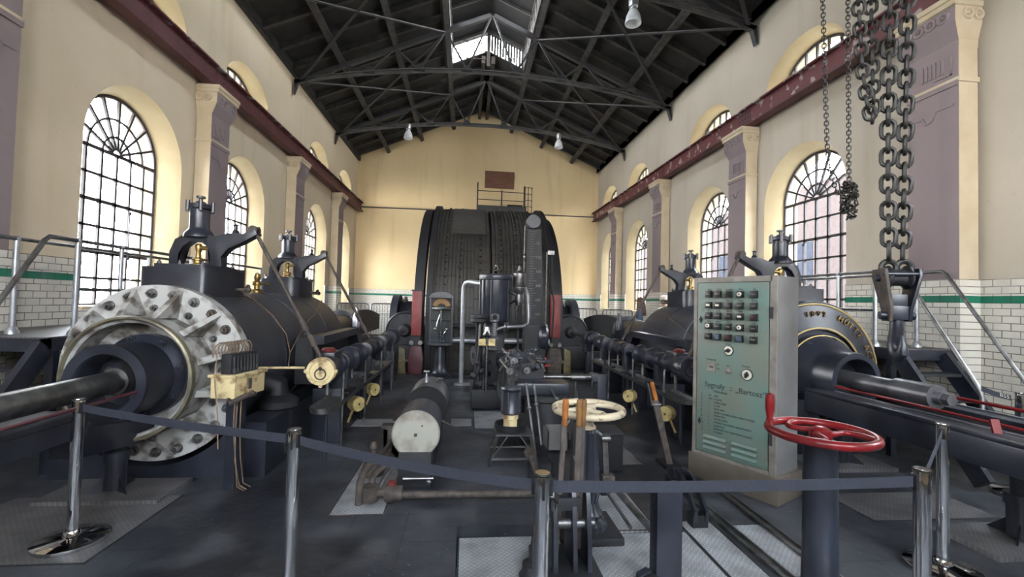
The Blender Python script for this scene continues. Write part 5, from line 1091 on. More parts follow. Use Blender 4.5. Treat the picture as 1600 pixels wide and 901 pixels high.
wheel(None, (.92, 3.26, .90), .248, .026, 'creamiron', t, .85, 3, R(20))
mb = MB(); mb.lathe([(0, 0), (.055, 0), (.06, .015), (.045, .03), (.038, .06), (.038, .10), (.05, .13), (0, .13)], (.92, 3.26, .76), (0, 0, 1), 24); mb.build('wheel_boss', 'creamiron', t)
mb = MB(); n = 16; rings_ = []
for z, r_ in ((.06, .155), (.10, .15), (.13, .11), (.16, .12), (.19, .10), (.24, .085), (.30, .10), (.70, .072), (.74, .08), (.76, .065)):
    rings_.append([(.92+r_*(1 if k % 2 else .93)*math.cos(2*PI*k/(2*n)), 3.26+r_*(1 if k % 2 else .93)*math.sin(2*PI*k/(2*n)), z) for k in range(2*n)])
mb.rings(rings_); mb.build('pillar', 'black', t, smooth=20)
mb = MB(); mb.bx(.70, 1.14, 3.05, 3.47, .007, .06); mb.build('foot', 'blackdull', t, bevel=.01)
t = thing('red_handwheel', (2.13, 2.50, 0), 'glossy red handwheel with curved spokes and an upright grip on a black round post', 'handwheel')
wheel(None, (2.13, 2.50, .945), .272, .025, 'red', t, .9, 3, R(75))
mb = MB(); mb.lathe([(0, -.03), (.028, -.03), (.022, .0), (.018, .02), (.027, .07), (.028, .13), (.022, .165), (0, .175)], (1.955, 2.708, .965), (0, 0, 1), 20); mb.build('grip', 'red', t)
mb = MB(); mb.lathe([(0, 0), (.14, 0), (.14, .02), (.098, .04), (.092, .30), (.088, .90), (.05, .91), (.05, .93), (0, .93)], (2.13, 2.50, 0), (0, 0, 1), 32); mb.build('post', 'black', t)

# ================================================================== LEVER FRAME
t = thing('lever_stand', (.66, 2.82, 0), 'black lever frame with three wooden handled levers in the foreground', 'lever frame')
mb = MB(); mb.bx(.46, .86, 2.62, 3.02, .007, .06); mb.build('base', 'blackdull', t, bevel=.01)
for x in (.58, .70, .79):
    mb = MB(); mb.prism([(-.14, 0), (.14, 0), (.10, .20), (.06, .44), (-.02, .50), (-.07, .42), (-.12, .16)], (x-.014, 2.82, .06), (0, 1, 0), (0, 0, 1), (.028, 0, 0)); mb.build('side_plate', 'black', t, bevel=.004)
mb = MB(); mb.cyl((.54, 2.80, .30), (.84, 2.80, .30), .032, n=14); mb.cyl((.54, 2.84, .50), (.84, 2.84, .50), .026, n=14); mb.build('pivot_shaft', 'dullsteel', t)
mb = MB(); mb.bx(.55, .74, 2.74, 2.80, .40, .48); mb.build('front_block', 'blackdull', t, bevel=.01)
def lever(x0, x1, y0, y1, z0, z1, hm, m='rust', w=.032, par=t):
    a, b = V(x0, y0, z0), V(x1, y1, z1); d = (b-a).normalized(); hl = .17
    mb = MB(); mb.bar(a, b-d*(hl-.02), w, .016, up=(0, 1, 0)); lv = mb.build('lever', m, par, bevel=.003)
    mb = MB(); mb.lathe([(0, 0), (.019, 0), (.021, .015), (.017, .03), (.020, .07), (.022, .13), (.018, .165), (0, .17)], b-d*hl, d, 16); mb.build('handle', hm, lv)
    mb = MB(); mb.lathe([(0, 0), (.012, 0), (.012, .006), (0, .006)], b, d, 10); mb.build('ferrule', 'blackdull', lv)
    return lv
lever(.60, .645, 2.80, 2.80, .10, 1.08, 'wood')
lever(.71, .735, 2.78, 2.80, .12, 1.075, 'wooddark', w=.036)
lever(.755, .765, 2.84, 2.82, .12, 1.07, 'wooddark', w=.03)
for x, yy in ((.60, 3.04),):
    mb = MB(); mb.tube([(x, yy-.16, .10), (x, yy-.08, .22), (x, yy, .26), (x, yy+.10, .22), (x, yy+.20, .10)], .024, 8); mb.build('link_bow', 'dullsteel', t)
mb = MB()
for k in range(9): mb.torus((.735+.006*k, 2.88+.01*k, .68-.022*k), (k % 2, 1, 0), .012, .003, 10, 5)
mb.build('pin_chain', 'galv', t)
mb = MB(); mb.bar((.53, 2.72, .06), (.60, 2.76, .46), .02, .05); mb.bar((.60, 2.76, .46), (.54, 2.64, .55), .02, .04); mb.build('catch_rod', 'dullsteel', t)
mb = MB(); mb.lathe([(0, 0), (.07, 0), (.08, .03), (.06, .06), (.06, .10), (0, .11)], (.44, 2.72, .008), (0, 0, 1), 18); mb.bar((.44, 2.72, .08), (.47, 2.74, .28), .05, .03); mb.build('stop_block', 'blackdull', t)

t = thing('floor_lever', (2.14, 4.50, 0), 'single long floor lever with a split wooden grip, left of the turquoise cabinet', 'lever')
a, b = V(2.16, 4.52, .0), V(1.975, 4.50, .70); d = (b-a).normalized()
mb = MB(); mb.bar(a, b, .065, .03, up=(0, 1, 0)); mb.build('lever_bar', 'rust', t, bevel=.006)
mb = MB(); mb.lathe([(0, 0), (.02, 0), (.024, .03), (.024, .15), (.018, .19), (0, .20)], b-d*.0+V(.008, 0, 0), d, 16); mb.build('grip', 'wood', t)
mb = MB(); mb.bar(b-d*.06-V(.045, 0, 0), b+d*.18-V(.040, 0, 0), .012, .03, up=(0, 1, 0)); mb.cyl(b-d*.05-V(.05, 0, 0), b-d*.05+V(.05, 0, 0), .018, n=10); mb.build('catch_handle', 'dullsteel', t)
mb = MB(); mb.bx(2.08, 2.26, 4.36, 4.70, 0, .035); mb.build('foot', 'blackdull', t)
t = thing('lever_quadrant', (1.90, 3.58, 0), 'curved black slotted quadrant lying along the floor by the cabinet', 'quadrant')
for dx in (-.045, .045):
    mb = MB(); pts = [(1.98+dx, 4.10, .10), (1.965+dx, 3.92, .175), (1.93+dx, 3.72, .19), (1.87+dx, 3.48, .16), (1.80+dx, 3.24, .10)]
    for p0, p1 in zip(pts, pts[1:]): mb.bar(p0, p1, .025, .09)
    mb.build('quadrant_cheek', 'black', t, bevel=.004)
for q_ in ((1.90, 2.0, 3.95, 4.08), (1.75, 1.87, 3.27, 3.36)): mb = MB(); mb.bx(*q_, 0, .10); mb.build('quadrant_foot', 'blackdull', t)

t = thing('iron_post', (1.17, 2.50, 0), 'square black iron post standing on the foreground chequer plate', 'post')
mb = MB(); mb.bx(1.095, 1.245, 2.44, 2.54, .007, .66); mb.build('shaft', 'black', t, bevel=.008)
mb = MB(); mb.bx(1.05, 1.28, 2.40, 2.58, .007, .05); mb.prism([(0, 0), (-.10, 0), (-.09, .13), (-.03, .16), (0, .14)], (1.095, 2.46, .03), (1, 0, 0), (0, 0, 1), (0, .05, 0)); mb.build('foot', 'black', t, bevel=.006)
mb = MB(); mb.lathe([(0, 0), (.075, 0), (.08, .03), (.08, .13), (.06, .15), (0, .15)], (1.08, 2.34, .10), (0, 1, 0), 22)
for k in range(6): mb.ball((1.08+.055*math.cos(k), 2.335, .10+.055*math.sin(k)), .008, 6, 4)
mb.cyl((1.08, 2.34, .10), (1.17, 2.47, .10), .03, n=10); mb.bx(1.02, 1.14, 2.36, 2.47, .007, .05); mb.build('roller', 'blackdull', t)
# grey linkage from the cross shaft down to the floor
t = thing('control_linkage', (1.22, 3.7, 0), 'flat grey control link bent down to a clevis and rod, right of the cream handwheel', 'linkage')
mb = MB(); mb.bar((1.00, 3.92, .72), (1.22, 3.80, .52), .045, .018, up=(0, 0, 1)); mb.build('upper_bar', 'dullsteel', t, bevel=.003)
mb = MB(); mb.bar((1.22, 3.80, .54), (1.25, 3.82, .20), .05, .02, up=(0, 1, 0)); mb.cyl((1.19, 3.80, .52), (1.27, 3.80, .52), .03, n=12); mb.build('drop_bar', 'dullsteel', t, bevel=.003)
mb = MB(); mb.bx(1.20, 1.31, 3.76, 3.86, .12, .21); mb.build('clevis', 'rust', t, bevel=.01)
mb = MB(); mb.bar((1.27, 3.80, .15), (1.40, 3.20, .035), .045, .03); mb.bar((1.20, 3.75, .13), (1.26, 3.25, .03), .02, .02); mb.build('slide_rod', 'dullsteel', t, bevel=.003)
mb = MB(); mb.bx(1.22, 1.30, 3.86, 3.92, 0, .18); mb.build('linkage_foot', 'blackdull', t)
mb = MB(); mb.bx(.965, 1.035, 3.88, 3.96, 0, .71); mb.build('linkage_post', 'blackdull', t)
t = thing('rod_joint', (.66, 4.05, 0), 'rusty knuckle joint on a rod behind the middle barrier post', 'joint')
mb = MB(); mb.cyl((.645, 4.20, .24), (.67, 3.90, .15), .03, n=12); mb.cyl((.63, 4.26, .26), (.645, 4.18, .235), .05, n=8); mb.cyl((.59, 4.24, .25), (.70, 4.24, .25), .022, n=10); mb.build('knuckle', 'rust', t)
mb = MB(); mb.bx(.62, .68, 4.16, 4.24, 0, .22); mb.build('joint_post', 'blackdull', t)
t = thing('black_bin', (1.42, 4.66, 0), 'plain black iron box on the floor behind the cream handwheel', 'box')
mb = MB(); mb.bx(1.22, 1.62, 4.42, 4.72, 0, .36); mb.build('body', 'brush', t, bevel=.02)
mb = MB(); mb.bx(1.215, 1.625, 4.415, 4.725, .36, .385); mb.build('lid', 'blackdull', t, bevel=.005)

# ================================================================== SIGNAL CABINET
A_, B_ = V(2.29, 4.30, 0), V(2.67, 3.61, 0); cu = (B_-A_).normalized(); cn = V(cu.y, -cu.x, 0); CWd = (B_-A_).length   # cn points out of the front
if cn.x > 0: cn = -cn
Zu = V(0, 0, 1); CZ0, CZ1 = .24, 1.965
t = thing('signal_cabinet', A_.lerp(B_, .5) - cn*.2, 'tall turquoise fronted signal cabinet with rows of black switches', 'cabinet')
Cp = lambda a, h, out=0: A_ + cu*a + Zu*h + cn*out
def cbx(mb, a0, a1, h0, h1, o0, o1):
    return mb.hexa([Cp(a0, h0, o1), Cp(a1, h0, o1), Cp(a1, h0, o0), Cp(a0, h0, o0), Cp(a0, h1, o1), Cp(a1, h1, o1), Cp(a1, h1, o0), Cp(a0, h1, o0)])
mb = MB(); cbx(mb, 0, CWd, CZ0, CZ1, -.39, 0); mb.build('body', 'grey', t, bevel=.006)
mb = MB(); cbx(mb, -.03, CWd+.03, .007, CZ0, -.42, .035); mb.build('plinth', 'plinth', t, bevel=.008)
mb = MB(); f = .035
for q in ((0, f, CZ0, CZ1), (CWd-f-.02, CWd, CZ0, CZ1), (f, CWd-f, CZ1-.05, CZ1), (f, CWd-f, CZ0, CZ0+.03)): cbx(mb, *q, 0, .016)
mb.build('door_frame', 'greyframe', t, smooth=0)
mb = MB(); cbx(mb, f+.006, CWd-f-.03, CZ0+.036, CZ1-.055, .002, .013); door = mb.build('door', 'turq', t, bevel=.002)
for h in (1.64, .55):
    mb = MB(); cbx(mb, CWd-.055, CWd-.03, h-.05, h+.05, .01, .026); mb.build('hinge', 'blackdull', t)
for h in (1.55, .56):
    mb = MB(); mb.prism([(-.016, 0), (0, .034), (.016, 0), (0, -.034)], Cp(.075, h, .013), cu, Zu, cn*.008); mb.torus(Cp(.075, h, .022), cn, .010, .004, 14, 6); mb.build('lock', 'blackdull', door)
mb = MB(); cbx(mb, .30, .40, CZ1-.035, CZ1-.018, .016, .018); mb.build('maker_plate', 'greyframe', t, smooth=0)
# five by five switches
sa = [.165, .26, .365, .475, .60]; sh = [1.80, 1.695, 1.595, 1.495, 1.395]
for i, h in enumerate(sh):
    for j, a in enumerate(sa):
        mb = MB(); s_ = .031; mb.rings([[Cp(a-s_, h-s_, .013), Cp(a+s_, h-s_, .013), Cp(a+s_, h+s_, .013), Cp(a-s_, h+s_, .013)], [Cp(a-s_, h-s_, .045), Cp(a+s_, h-s_, .045), Cp(a+s_, h+s_, .045), Cp(a-s_, h+s_, .045)]]); sw = mb.build('switch', 'plastic', door, bevel=.003)
        mb = MB()
        if (i, j) in ((0, 2),): mb.lathe([(0, 0), (.022, 0), (.02, .012), (0, .014)], Cp(a, h, .045), cn, 16); mb.build('switch_face', 'brush', sw); continue
        if (i, j) in ((0, 3), (3, 0), (3, 3)): mb.lathe([(.008, 0), (.02, 0), (.018, .01), (.008, .01)], Cp(a, h, .045), cn, 16); mb.build('switch_face', 'ivory', sw); continue
        if (i, j) in ((4, 1), (4, 3)): cbx(mb, a-.022, a+.022, h-.022, h+.022, .045, .05); mb.build('switch_face', 'denim', sw, smooth=0); continue
        big = (i, j) in ((1, 0), (1, 1), (2, 3)); hh = .009 if big else .004
        cbx(mb, a-.018, a+.018, h-hh, h+hh, .045, .0475); mb.build('switch_face', 'red' if (i, j) in ((2, 4), (4, 2)) else ('ivory' if big else 'greyframe'), sw, smooth=0)
def knob(a, h, r_, turn):
    mb = MB(); mb.lathe([(0, 0), (r_, 0), (r_, .008), (r_*.93, .014), (r_*.5, .014), (0, .014)], Cp(a, h, .013), cn, 28); k_ = mb.build('rotary_switch', 'ivory', door)
    mb = MB(); mb.torus(Cp(a, h, .018), cn, r_, .006, 28, 8); mb.build('bezel', 'plastic', k_)
    mb = MB(); d_ = cu*math.cos(turn)+Zu*math.sin(turn); e_ = cu*-math.sin(turn)+Zu*math.cos(turn)
    mb.prism([(-r_*.62, -.010), (r_*.62, -.006), (r_*.62, .006), (-r_*.62, .010)], Cp(a, h, .027), d_, e_, cn*.016); mb.lathe([(0, 0), (.02, 0), (.018, .012), (0, .012)], Cp(a, h, .027), cn, 16); mb.build('pointer_knob', 'plastic', k_)
knob(.365, 1.275, .042, .2); knob(.54, 1.075, .046, 1.3)
mb = MB(); cbx(mb, .15, .235, 1.06, 1.145, .013, .022); pn = mb.build('push_panel', 'greyframe', door, smooth=0)
mb = MB(); cbx(mb, .18, .215, 1.095, 1.108, .022, .027); mb.build('panel_handle', 'plastic', pn, smooth=0)
mb = MB(); mb.lathe([(0, 0), (.026, 0), (.026, .012), (.018, .018), (0, .02)], Cp(.365, 1.085, .013), cn, 20); mb.build('push_button', 'greyframe', door)
for a0 in (.12, .40):
    for k in range(3):
        mb = MB(); h = .43-.052*k; mb.rings([[Cp(a0, h-.014, .012), Cp(a0, h+.014, .012), Cp(a0, h-.012, .028)], [Cp(a0+.23, h-.014, .012), Cp(a0+.23, h+.014, .012), Cp(a0+.23, h-.012, .028)]]); mb.build('louvre', 'turq', door, smooth=0)
        mb = MB(); cbx(mb, a0, a0+.23, h-.018, h-.0145, .0125, .016); mb.build('louvre_slot', 'brush', door, smooth=0)
def ctext(txt, a, h, size, **k): return ((txt, size, Cp(a, h, .0135), cu, Zu, cn), k)
it = [ctext('Sygnały', .125, .905, .07), ctext('::', .375, .905, .07), ctext('„Bartosz”', .43, .895, .07), ctext('Uderzenia', .22, .862, .032)]
mb = text_obj(it, 'cabinet_title', 'ink', door)
rows = [('1', 'raz', 'stój'), ('2', 'razy', 'w górę'), ('3', '"', 'wolno jazda'), ('4', '"', 'w dół'), ('5', '"', 'jazda ludzi'), ('6', '"', 'zgoda na jazdę nadzwyczajną wyciągu'), ('7', '"', 'zmiana liny'), ('8', '"', 'rewizja szybu'), ('9', '"', 'przejazd materiałów wybuchowych'), ('10', '"', 'z poziomu'), ('11', '"', 'jazda ludzi bez wyjeżdżania na górę'), ('12', '"', 'w szybie')]
it = []
for k, (a, b, c) in enumerate(rows):
    h = .822-.031*k; it += [ctext(a, .09, h, .025), ctext(b, .165, h, .025), ctext(c, .225, h, .025)]
text_obj(it, 'signal_list', 'ink', door)
it = []
caps = [['Stój', 'Dół', 'Ludzie', 'Mat.', 'Zp.'], ['', '', 'Alarm', 'Nor.', 'Rew.'], ['Dz.', 'Z.K.', 'Góra', 'dół', 'st'], ['poz.', 'poz.', 'poz.', '', 'poz.'], ['1', '2', '3', '', '5']]
for i, h in enumerate(sh):
    for j, a in enumerate(sa):
        if caps[i][j]: it.append(ctext(caps[i][j], a, h+.037, .028, align='CENTER'))
it += [ctext('Klucz', .335, 1.328, .022), ctext('Przełącznik', .145, 1.165, .02), ctext('Zał.', .245, 1.125, .018), ctext('Wył.', .245, 1.085, .018), ctext('Rew.', .345, 1.125, .018), ctext('Poziom', .49, 1.14, .024)]
text_obj(it, 'switch_captions', 'ink', door)
# ================================================================== BARRIER POSTS AND BELTS
PH = .955
def stanchion(x, y, label, belt_dirs=()):
    t = thing('barrier_post', (x, y, 0), label, 'barrier post', 'chrome belt barrier posts')
    mb = MB(); mb.lathe([(0, 0), (.195, 0), (.20, .01), (.20, .026), (.192, .032), (.05, .05), (.05, .052), (.04, .075), (0, .075)], (x, y, .007), (0, 0, 1), 48); mb.build('base', 'chrome', t)
    mb = MB(); mb.lathe([(0, .06), (.0335, .06), (.0335, PH-.105), (0, PH-.105)], (x, y, 0), (0, 0, 1), 32); mb.build('tube', 'chrome', t)
    mb = MB(); mb.lathe([(0, PH-.106), (.0337, PH-.106), (.0337, PH-.006), (.032, PH), (0, PH)], (x, y, 0), (0, 0, 1), 32); hd = mb.build('head', 'chrome', t)
    mb = MB(); mb.lathe([(.0345, PH-.012), (.036, PH-.010), (.036, PH-.004), (.0345, PH-.002)], (x, y, 0), (0, 0, 1), 32); mb.build('cap_ring', 'plastic', hd)
    mb = MB(); mb.bx(x-.005, x+.005, y-.0345, y-.025, PH-.105, PH-.015); mb.build('head_slot', 'plastic', hd, smooth=0)
    for a in belt_dirs:
        d = V(math.cos(a), math.sin(a), 0); n = V(-d.y, d.x, 0); c = V(x, y, PH-.06)+d*.036; mb = MB()
        mb.bar(c-V(0, 0, .036)-d*.004, c+V(0, 0, .036)-d*.004, .03, .026, up=d); mb.build('belt_clip', 'plastic', hd, bevel=.003)
    return t
posts = [(-2.57, 3.31), (-.915, 2.58), (.345, 1.91), (2.13, 1.90), (3.13, 2.66), (5.16, 3.70)]
ang = lambda i, j: math.atan2(posts[j][1]-posts[i][1], posts[j][0]-posts[i][0])
lbs = ['leftmost chrome barrier post, its round base on the worn chequer plate', 'second chrome barrier post from the left, between engine and floor pipes', 'middle chrome barrier post in front of the lever frame', 'chrome barrier post nearest the viewer on the right, where the belt turns back', 'tall looking chrome barrier post right behind the turning post', 'chrome barrier post at the far right edge beside the stair']
for i, (x, y) in enumerate(posts):
    dirs = [ang(i, j) for j in (i-1, i+1) if 0 <= j < len(posts)]; stanchion(x, y, lbs[i], dirs)
def belt(i, j, sag, label, twist=0):
    a, b = V(*posts[i], PH-.06), V(*posts[j], PH-.06); d = (b-a).normalized(); a = a+d*.046; b = b-d*.046; n = V(-d.y, d.x, 0)*.0009; mb = MB(); rings_ = []
    for k in range(17):
        u = k/16; p = a.lerp(b, u) - V(0, 0, sag*4*u*(1-u)); w = V(0, 0, .025); q = n
        rings_.append([p-w-q, p-w+q, p+w+q, p+w-q])
    mb.rings(rings_); tag(mb.build('barrier_belt', 'belt', smooth=30), label, 'barrier belt', 'retractable barrier belts')
belt(0, 1, .012, 'dark belt sloping between the two leftmost barrier posts'); belt(1, 2, .02, 'dark belt from the second barrier post to the middle post'); belt(2, 3, .01, 'dark level belt from the middle post across to the right, below the red handwheel'); belt(3, 4, .004, 'short belt going back between the two overlapping posts on the right')
# the last belt hangs from the stair rail to the far right post
a, b = V(4.96, 3.86, .96), V(5.12, 3.74, PH-.06); mb = MB(); d = (b-a).normalized(); n = V(-d.y, d.x, 0)*.001; w = V(0, 0, .025)
mb.rings([[p-w-n, p-w+n, p+w+n, p+w-n] for p in (a, a.lerp(b, .5)-V(0, 0, .01), b)]); bl = mb.build('barrier_belt', 'belt', smooth=0); tag(bl, 'dark belt with pale lettering between the stair rail and the far right post', 'barrier belt', 'retractable barrier belts')
nn = V(d.y, -d.x, 0); nn = nn if nn.y < 0 else -nn
text_obj([(('B55', .045, a.lerp(b, .62)-V(0, 0, .016)+nn*.0012, d, (0, 0, 1), nn), {})], 'belt_lettering', 'ivory', bl)

# ================================================================== ACCESS STAIRS AND PLATFORMS
def stairs(side, s, xin, xout, yf, xwall, label):
    """xin: edge towards the hall, xout: towards the wall; yf: front edge of the deck; deck runs back along the wall"""
    zt = 1.25; t = thing('access_platform', ((xin+xout)/2, yf+1.5, 0), label, 'platform')
    yb = yf+4.2
    mb = MB(); mb.bx(min(xin, xwall), max(xin, xwall), yf, yb, zt-.012, zt); mb.build('deck', 'checkerdark', t, smooth=0)
    mb = MB(); mb.bx(min(xin, xwall), max(xin, xwall), yf, yf+.05, zt-.13, zt-.012); mb.bx(min(xin, xin-s*.05), max(xin, xin-s*.05), yf, yb, zt-.13, zt-.012); mb.build('deck_edge', 'black', t, smooth=0)
    for y in (yf+.1, yf+2.2, yb-.1):
        mb = MB(); mb.bx(xin-.035-s*.03, xin+.035-s*.03, y-.03, y+.03, 0, zt-.13); mb.build('leg', 'black', t, smooth=0)
    xr = xin - s*.02
    xr2 = xout
    run, drop = .86, zt
    for x in (xr, xr2):
        mb = MB(); mb.bar((x, yf-.0, zt-.08), (x, yf-run, .05), .06, .17, up=(0, 1, .5)); mb.build('stringer', 'black', t, smooth=0)
    for k in range(1, 5):
        u = k/5; y = yf-run*u; z = zt-drop*u; mb = MB(); mb.bx(min(xr, xr2)+.03, max(xr, xr2)-.03, y-.06, y+.12, z-.03, z); mb.build('tread', 'blackdull', t, smooth=0)
    rt = .021
    for x in (xr, xr2):
        yy = yf+.30; mb = MB(); mb.cyl((x, yy, zt-.13), (x, yy, zt+.91), .023, n=12); mb.lathe([(0, 0), (.055, 0), (.05, .03), (.03, .06), (.025, .07)], (x, yy, zt), (0, 0, 1), 14); mb.ball((x, yy, zt+.91), .03, 10, 8); mb.build('rail_post', 'galv', t)
        mb = MB(); mb.tube([(x, yf+.30, zt+.91), (x, yf+.0, zt+.91), (x, yf-.05, zt+.87), (x, yf-.80, .98), (x, yf-.84, .88), (x, yf-.84, .04)], rt, 10); mb.build('stair_handrail', 'dullsteel', t)
    for y in (yf+.85, yf+2.1, yb-.03):
        mb = MB(); mb.cyl((xr, y, zt-.1), (xr, y, zt+.91), .02, n=10); mb.ball((xr, y, zt+.91), .028, 8, 6); mb.build('rail_post', 'galv', t)
    for z in (.91, .44):
        mb = MB(); mb.cyl((xr, yf+.30, zt+z), (xr, yb-.03, zt+z), .018, n=10); mb.build('rail', 'dullsteel', t)
    mb = MB(); xw = xwall + s*.12; mb.cyl((xr2, yf+.30, zt+.91), (xr2, yb-.03, zt+.91), .018, n=10); mb.build('rail', 'dullsteel', t)
    for y in (yf+2.1, yb-.03):
        mb = MB(); mb.cyl((xr2, y, zt), (xr2, y, zt+.91), .02, n=10); mb.build('rail_post', 'galv', t)
stairs('left', 1, -3.74, -4.30, 4.44, -4.945, 'steel platform with stair and handrails between left engine and left wall')
stairs('right', -1, 4.95, 5.53, 4.70, 6.0, 'steel platform with stair and handrails between right engine and right wall')
# steel floor barriers far off along both walls
def fence(x0, y0, x1, y1, label, z0=.45, z1=1.5):
    t = thing('tubular_fence', ((x0+x1)/2, (y0+y1)/2, 0), label, 'fence', 'tubular fence panels behind the engines'); a, b = V(x0, y0, 0), V(x1, y1, 0); d = (b-a).normalized()
    mb = MB(); mb.tube([a+V(0, 0, z0), a+V(0, 0, z1-.08), a+V(0, 0, z1-.02)+d*.03, a+V(0, 0, z1)+d*.09, b+V(0, 0, z1)-d*.09, b+V(0, 0, z1-.02)-d*.03, b+V(0, 0, z1-.08), b+V(0, 0, z0)], .019, 8, close=True); mb.build('frame', 'steelgrey', t)
    n = max(4, int((b-a).length/.12))
    for k in range(1, n):
        p = a.lerp(b, k/n); mb = MB(); mb.cyl(p+V(0, 0, z0), p+V(0, 0, z1-.01), .008, n=6); mb.build('bar', 'steelgrey', t)
    for p in (a+d*.08, b-d*.08):
        mb = MB(); mb.bx(p.x-.025, p.x+.025, p.y-.2, p.y+.2, 0, .03); mb.cyl(p, p+V(0, 0, z0+.02), .016, n=8); mb.build('foot', 'galv', t)
    mb = MB(); m_ = (z0+z1)/2+.2; mb.cyl(a+V(0, 0, m_), b+V(0, 0, m_), .010, n=6); mb.build('mid_rail', 'galv', t)
fence(-3.95, 14.3, -2.98, 14.2, 'pale tubular fence panel behind the left engine, left one of the pair'); fence(-2.92, 14.25, -2.42, 15.2, 'pale tubular fence panel behind the left engine, right one of the pair')
fence(3.62, 15.4, 4.34, 14.6, 'pale tubular fence panel behind the right engine, beside the drum bearing'); fence(4.36, 14.0, 5.34, 14.0, 'pale tubular fence panel behind the right engine, beside the long haired visitor')

# ================================================================== OVERHEAD HOIST
HX, HY = 3.03, 2.88
t = thing('overhead_crane', (HX, HY, 5.92), 'overhead travelling crane girder above the viewpoint carrying the chain hoist', 'crane')
for dy in (-.45, .45):
    mb = MB(); mb.bx(XL+.15, XR-.15, HY+dy-.09, HY+dy+.09, 6.0, 6.45); mb.build('girder', 'rail', t, smooth=0)
for x in (XL+.24, XR-.24):
    for dy in (-.45, .45):
        mb = MB(); mb.lathe([(0, -.04), (.13, -.04), (.13, .04), (0, .04)], (x, HY+dy, 6.05), (0, 1, 0), 24); mb.build('crane_wheel', 'blackdull', t)
mb = MB(); mb.bx(HX-.5, HX+.35, HY-.6, HY+.6, 6.45, 6.55); mb.bx(HX-.40, HX+.25, HY-.3, HY+.3, 5.6, 6.45); mb.build('trolley', 'blackdull', t, bevel=.02)
def chain(pts, L, Wd, r_, name, label, m='chain', bundle=None):
    """a run of real links along a polyline"""
    t = thing(name, pts[0], label, 'chain'); pts = [V(p) for p in pts]; seg = []; acc = 0
    for a, b in zip(pts, pts[1:]): seg.append((acc, acc+(b-a).length, a, b)); acc += (b-a).length
    pitch = L-2*r_*1.05; n = int(acc/pitch); mb = MB(); links = []
    for k in range(n):
        s_ = (k+.5)*pitch
        for s0, s1, a, b in seg:
            if s0 <= s_ <= s1:
                d = (b-a).normalized(); c = a+d*(s_-s0); u = d.cross(V(.725, .689, 0)).normalized(); w = d.cross(u)
                links.append((c, d, u if k % 2 else w)); break
    return t, links
def chain_obj(pts, L, Wd, r_, name, label, parts, m='chain', n=8):
    t, links = chain(pts, L, Wd, r_, name, label)
    if parts:
        for c, d, u in links: mb = MB(); mb.link(c, d, u, L, Wd, r_, n); mb.build('chain_link', m, t)
    else:
        mb = MB()
        for c, d, u in links: mb.link(c, d, u, L, Wd, r_, 5)
        o = mb.build('chain_links', m, t); o['kind'] = 'stuff'
    return t
chain_obj([(HX+.045, HY, 2.05), (HX+.045, HY-.04, 3.9), (HX+.045, HY-.04, 5.62)], .126, .076, .0145, 'hoist_chain', 'heavy chain fall going straight up from the hook block, right one of the two', True)
chain_obj([(HX-.06, HY, 2.06), (HX-.07, HY, 2.6), (HX-.09, HY-.02, 3.1), (HX-.105, HY-.05, 3.9), (HX-.11, HY-.05, 5.62)], .126, .074, .0145, 'hoist_chain', 'heavy chain fall rising from the left of the hook block', True)
lp = [(HX-.31, HY, 5.62), (HX-.305, HY, 3.9), (HX-.27, HY, 3.4), (HX-.235, HY, 3.16), (HX-.205, HY, 3.06), (HX-.180, HY+.01, 3.05), (HX-.160, HY+.02, 3.12), (HX-.150, HY+.04, 3.35), (HX-.145, HY+.06, 3.9), (HX-.145, HY+.06, 5.62)]
chain_obj(lp, .100, .066, .0115, 'slack_chain_loop', 'slack loop of heavy chain hanging beside the hoist falls', True)
chain_obj([(2.45, HY, 5.9), (2.45, HY, 3.9), (2.49, HY, 2.84), (2.52, HY, 2.62), (2.57, HY, 2.50), (2.63, HY, 2.47)], .036, .024, .004, 'hand_chain', 'thin hand chain hanging in front of the right window, curving into the bundle', False)
chain_obj([(2.645, HY, 5.9), (2.645, HY, 3.9), (2.66, HY, 2.56)], .036, .024, .004, 'hand_chain', 'thin hand chain hanging straight down to the knotted bundle', False)
mb = MB(); rnd = random.Random(3)
for k in range(95):
    z = rnd.uniform(-.13, .12); rad = .048*math.sqrt(max(.05, 1-(z/.15)**2)); a = rnd.uniform(0, 2*PI); rad *= rnd.uniform(.5, 1)
    mb.link((2.665+rad*math.cos(a), HY+rad*math.sin(a), 2.46+z), (rnd.uniform(-1, 1), rnd.uniform(-1, 1), rnd.uniform(-1, 1)), V(rnd.uniform(-1, 1), rnd.uniform(-1, 1), .3), .036, .024, .0042, 5)
o = mb.build('chain_bundle', 'chain'); tag(o, 'knotted bundle of thin dark chain hanging in front of the right window', 'chain bundle', kind='stuff')
# hook block
t = thing('hook_block', (HX, HY, 1.36), 'heavy dark hook block hanging on the hoist chains', 'hook block')
hd = V(.94, -.34, 0); hn = V(.34, .94, 0); HO = V(HX, HY, 0)
H = lambda a, b, z: HO + hd*a*.88 + hn*b*1.15 + V(0, 0, z-.05)
for s in (-1, 1):
    mb = MB(); mb.rings([[H(s*.065-.012, -.045, 1.66), H(s*.065+.012, -.045, 1.66), H(s*.065+.012, .045, 1.66), H(s*.065-.012, .045, 1.66)], [H(s*.065-.012, -.055, 1.74), H(s*.065+.012, -.055, 1.74), H(s*.065+.012, .055, 1.74), H(s*.065-.012, .055, 1.74)], [H(s*.115-.012, -.08, 1.98), H(s*.115+.012, -.08, 1.98), H(s*.115+.012, .08, 1.98), H(s*.115-.012, .08, 1.98)], [H(s*.115-.012, -.07, 2.03), H(s*.115+.012, -.07, 2.03), H(s*.115+.012, .07, 2.03), H(s*.115-.012, .07, 2.03)]]); mb.build('cheek_plate', 'rust' if s < 0 else 'black', t, bevel=.004)
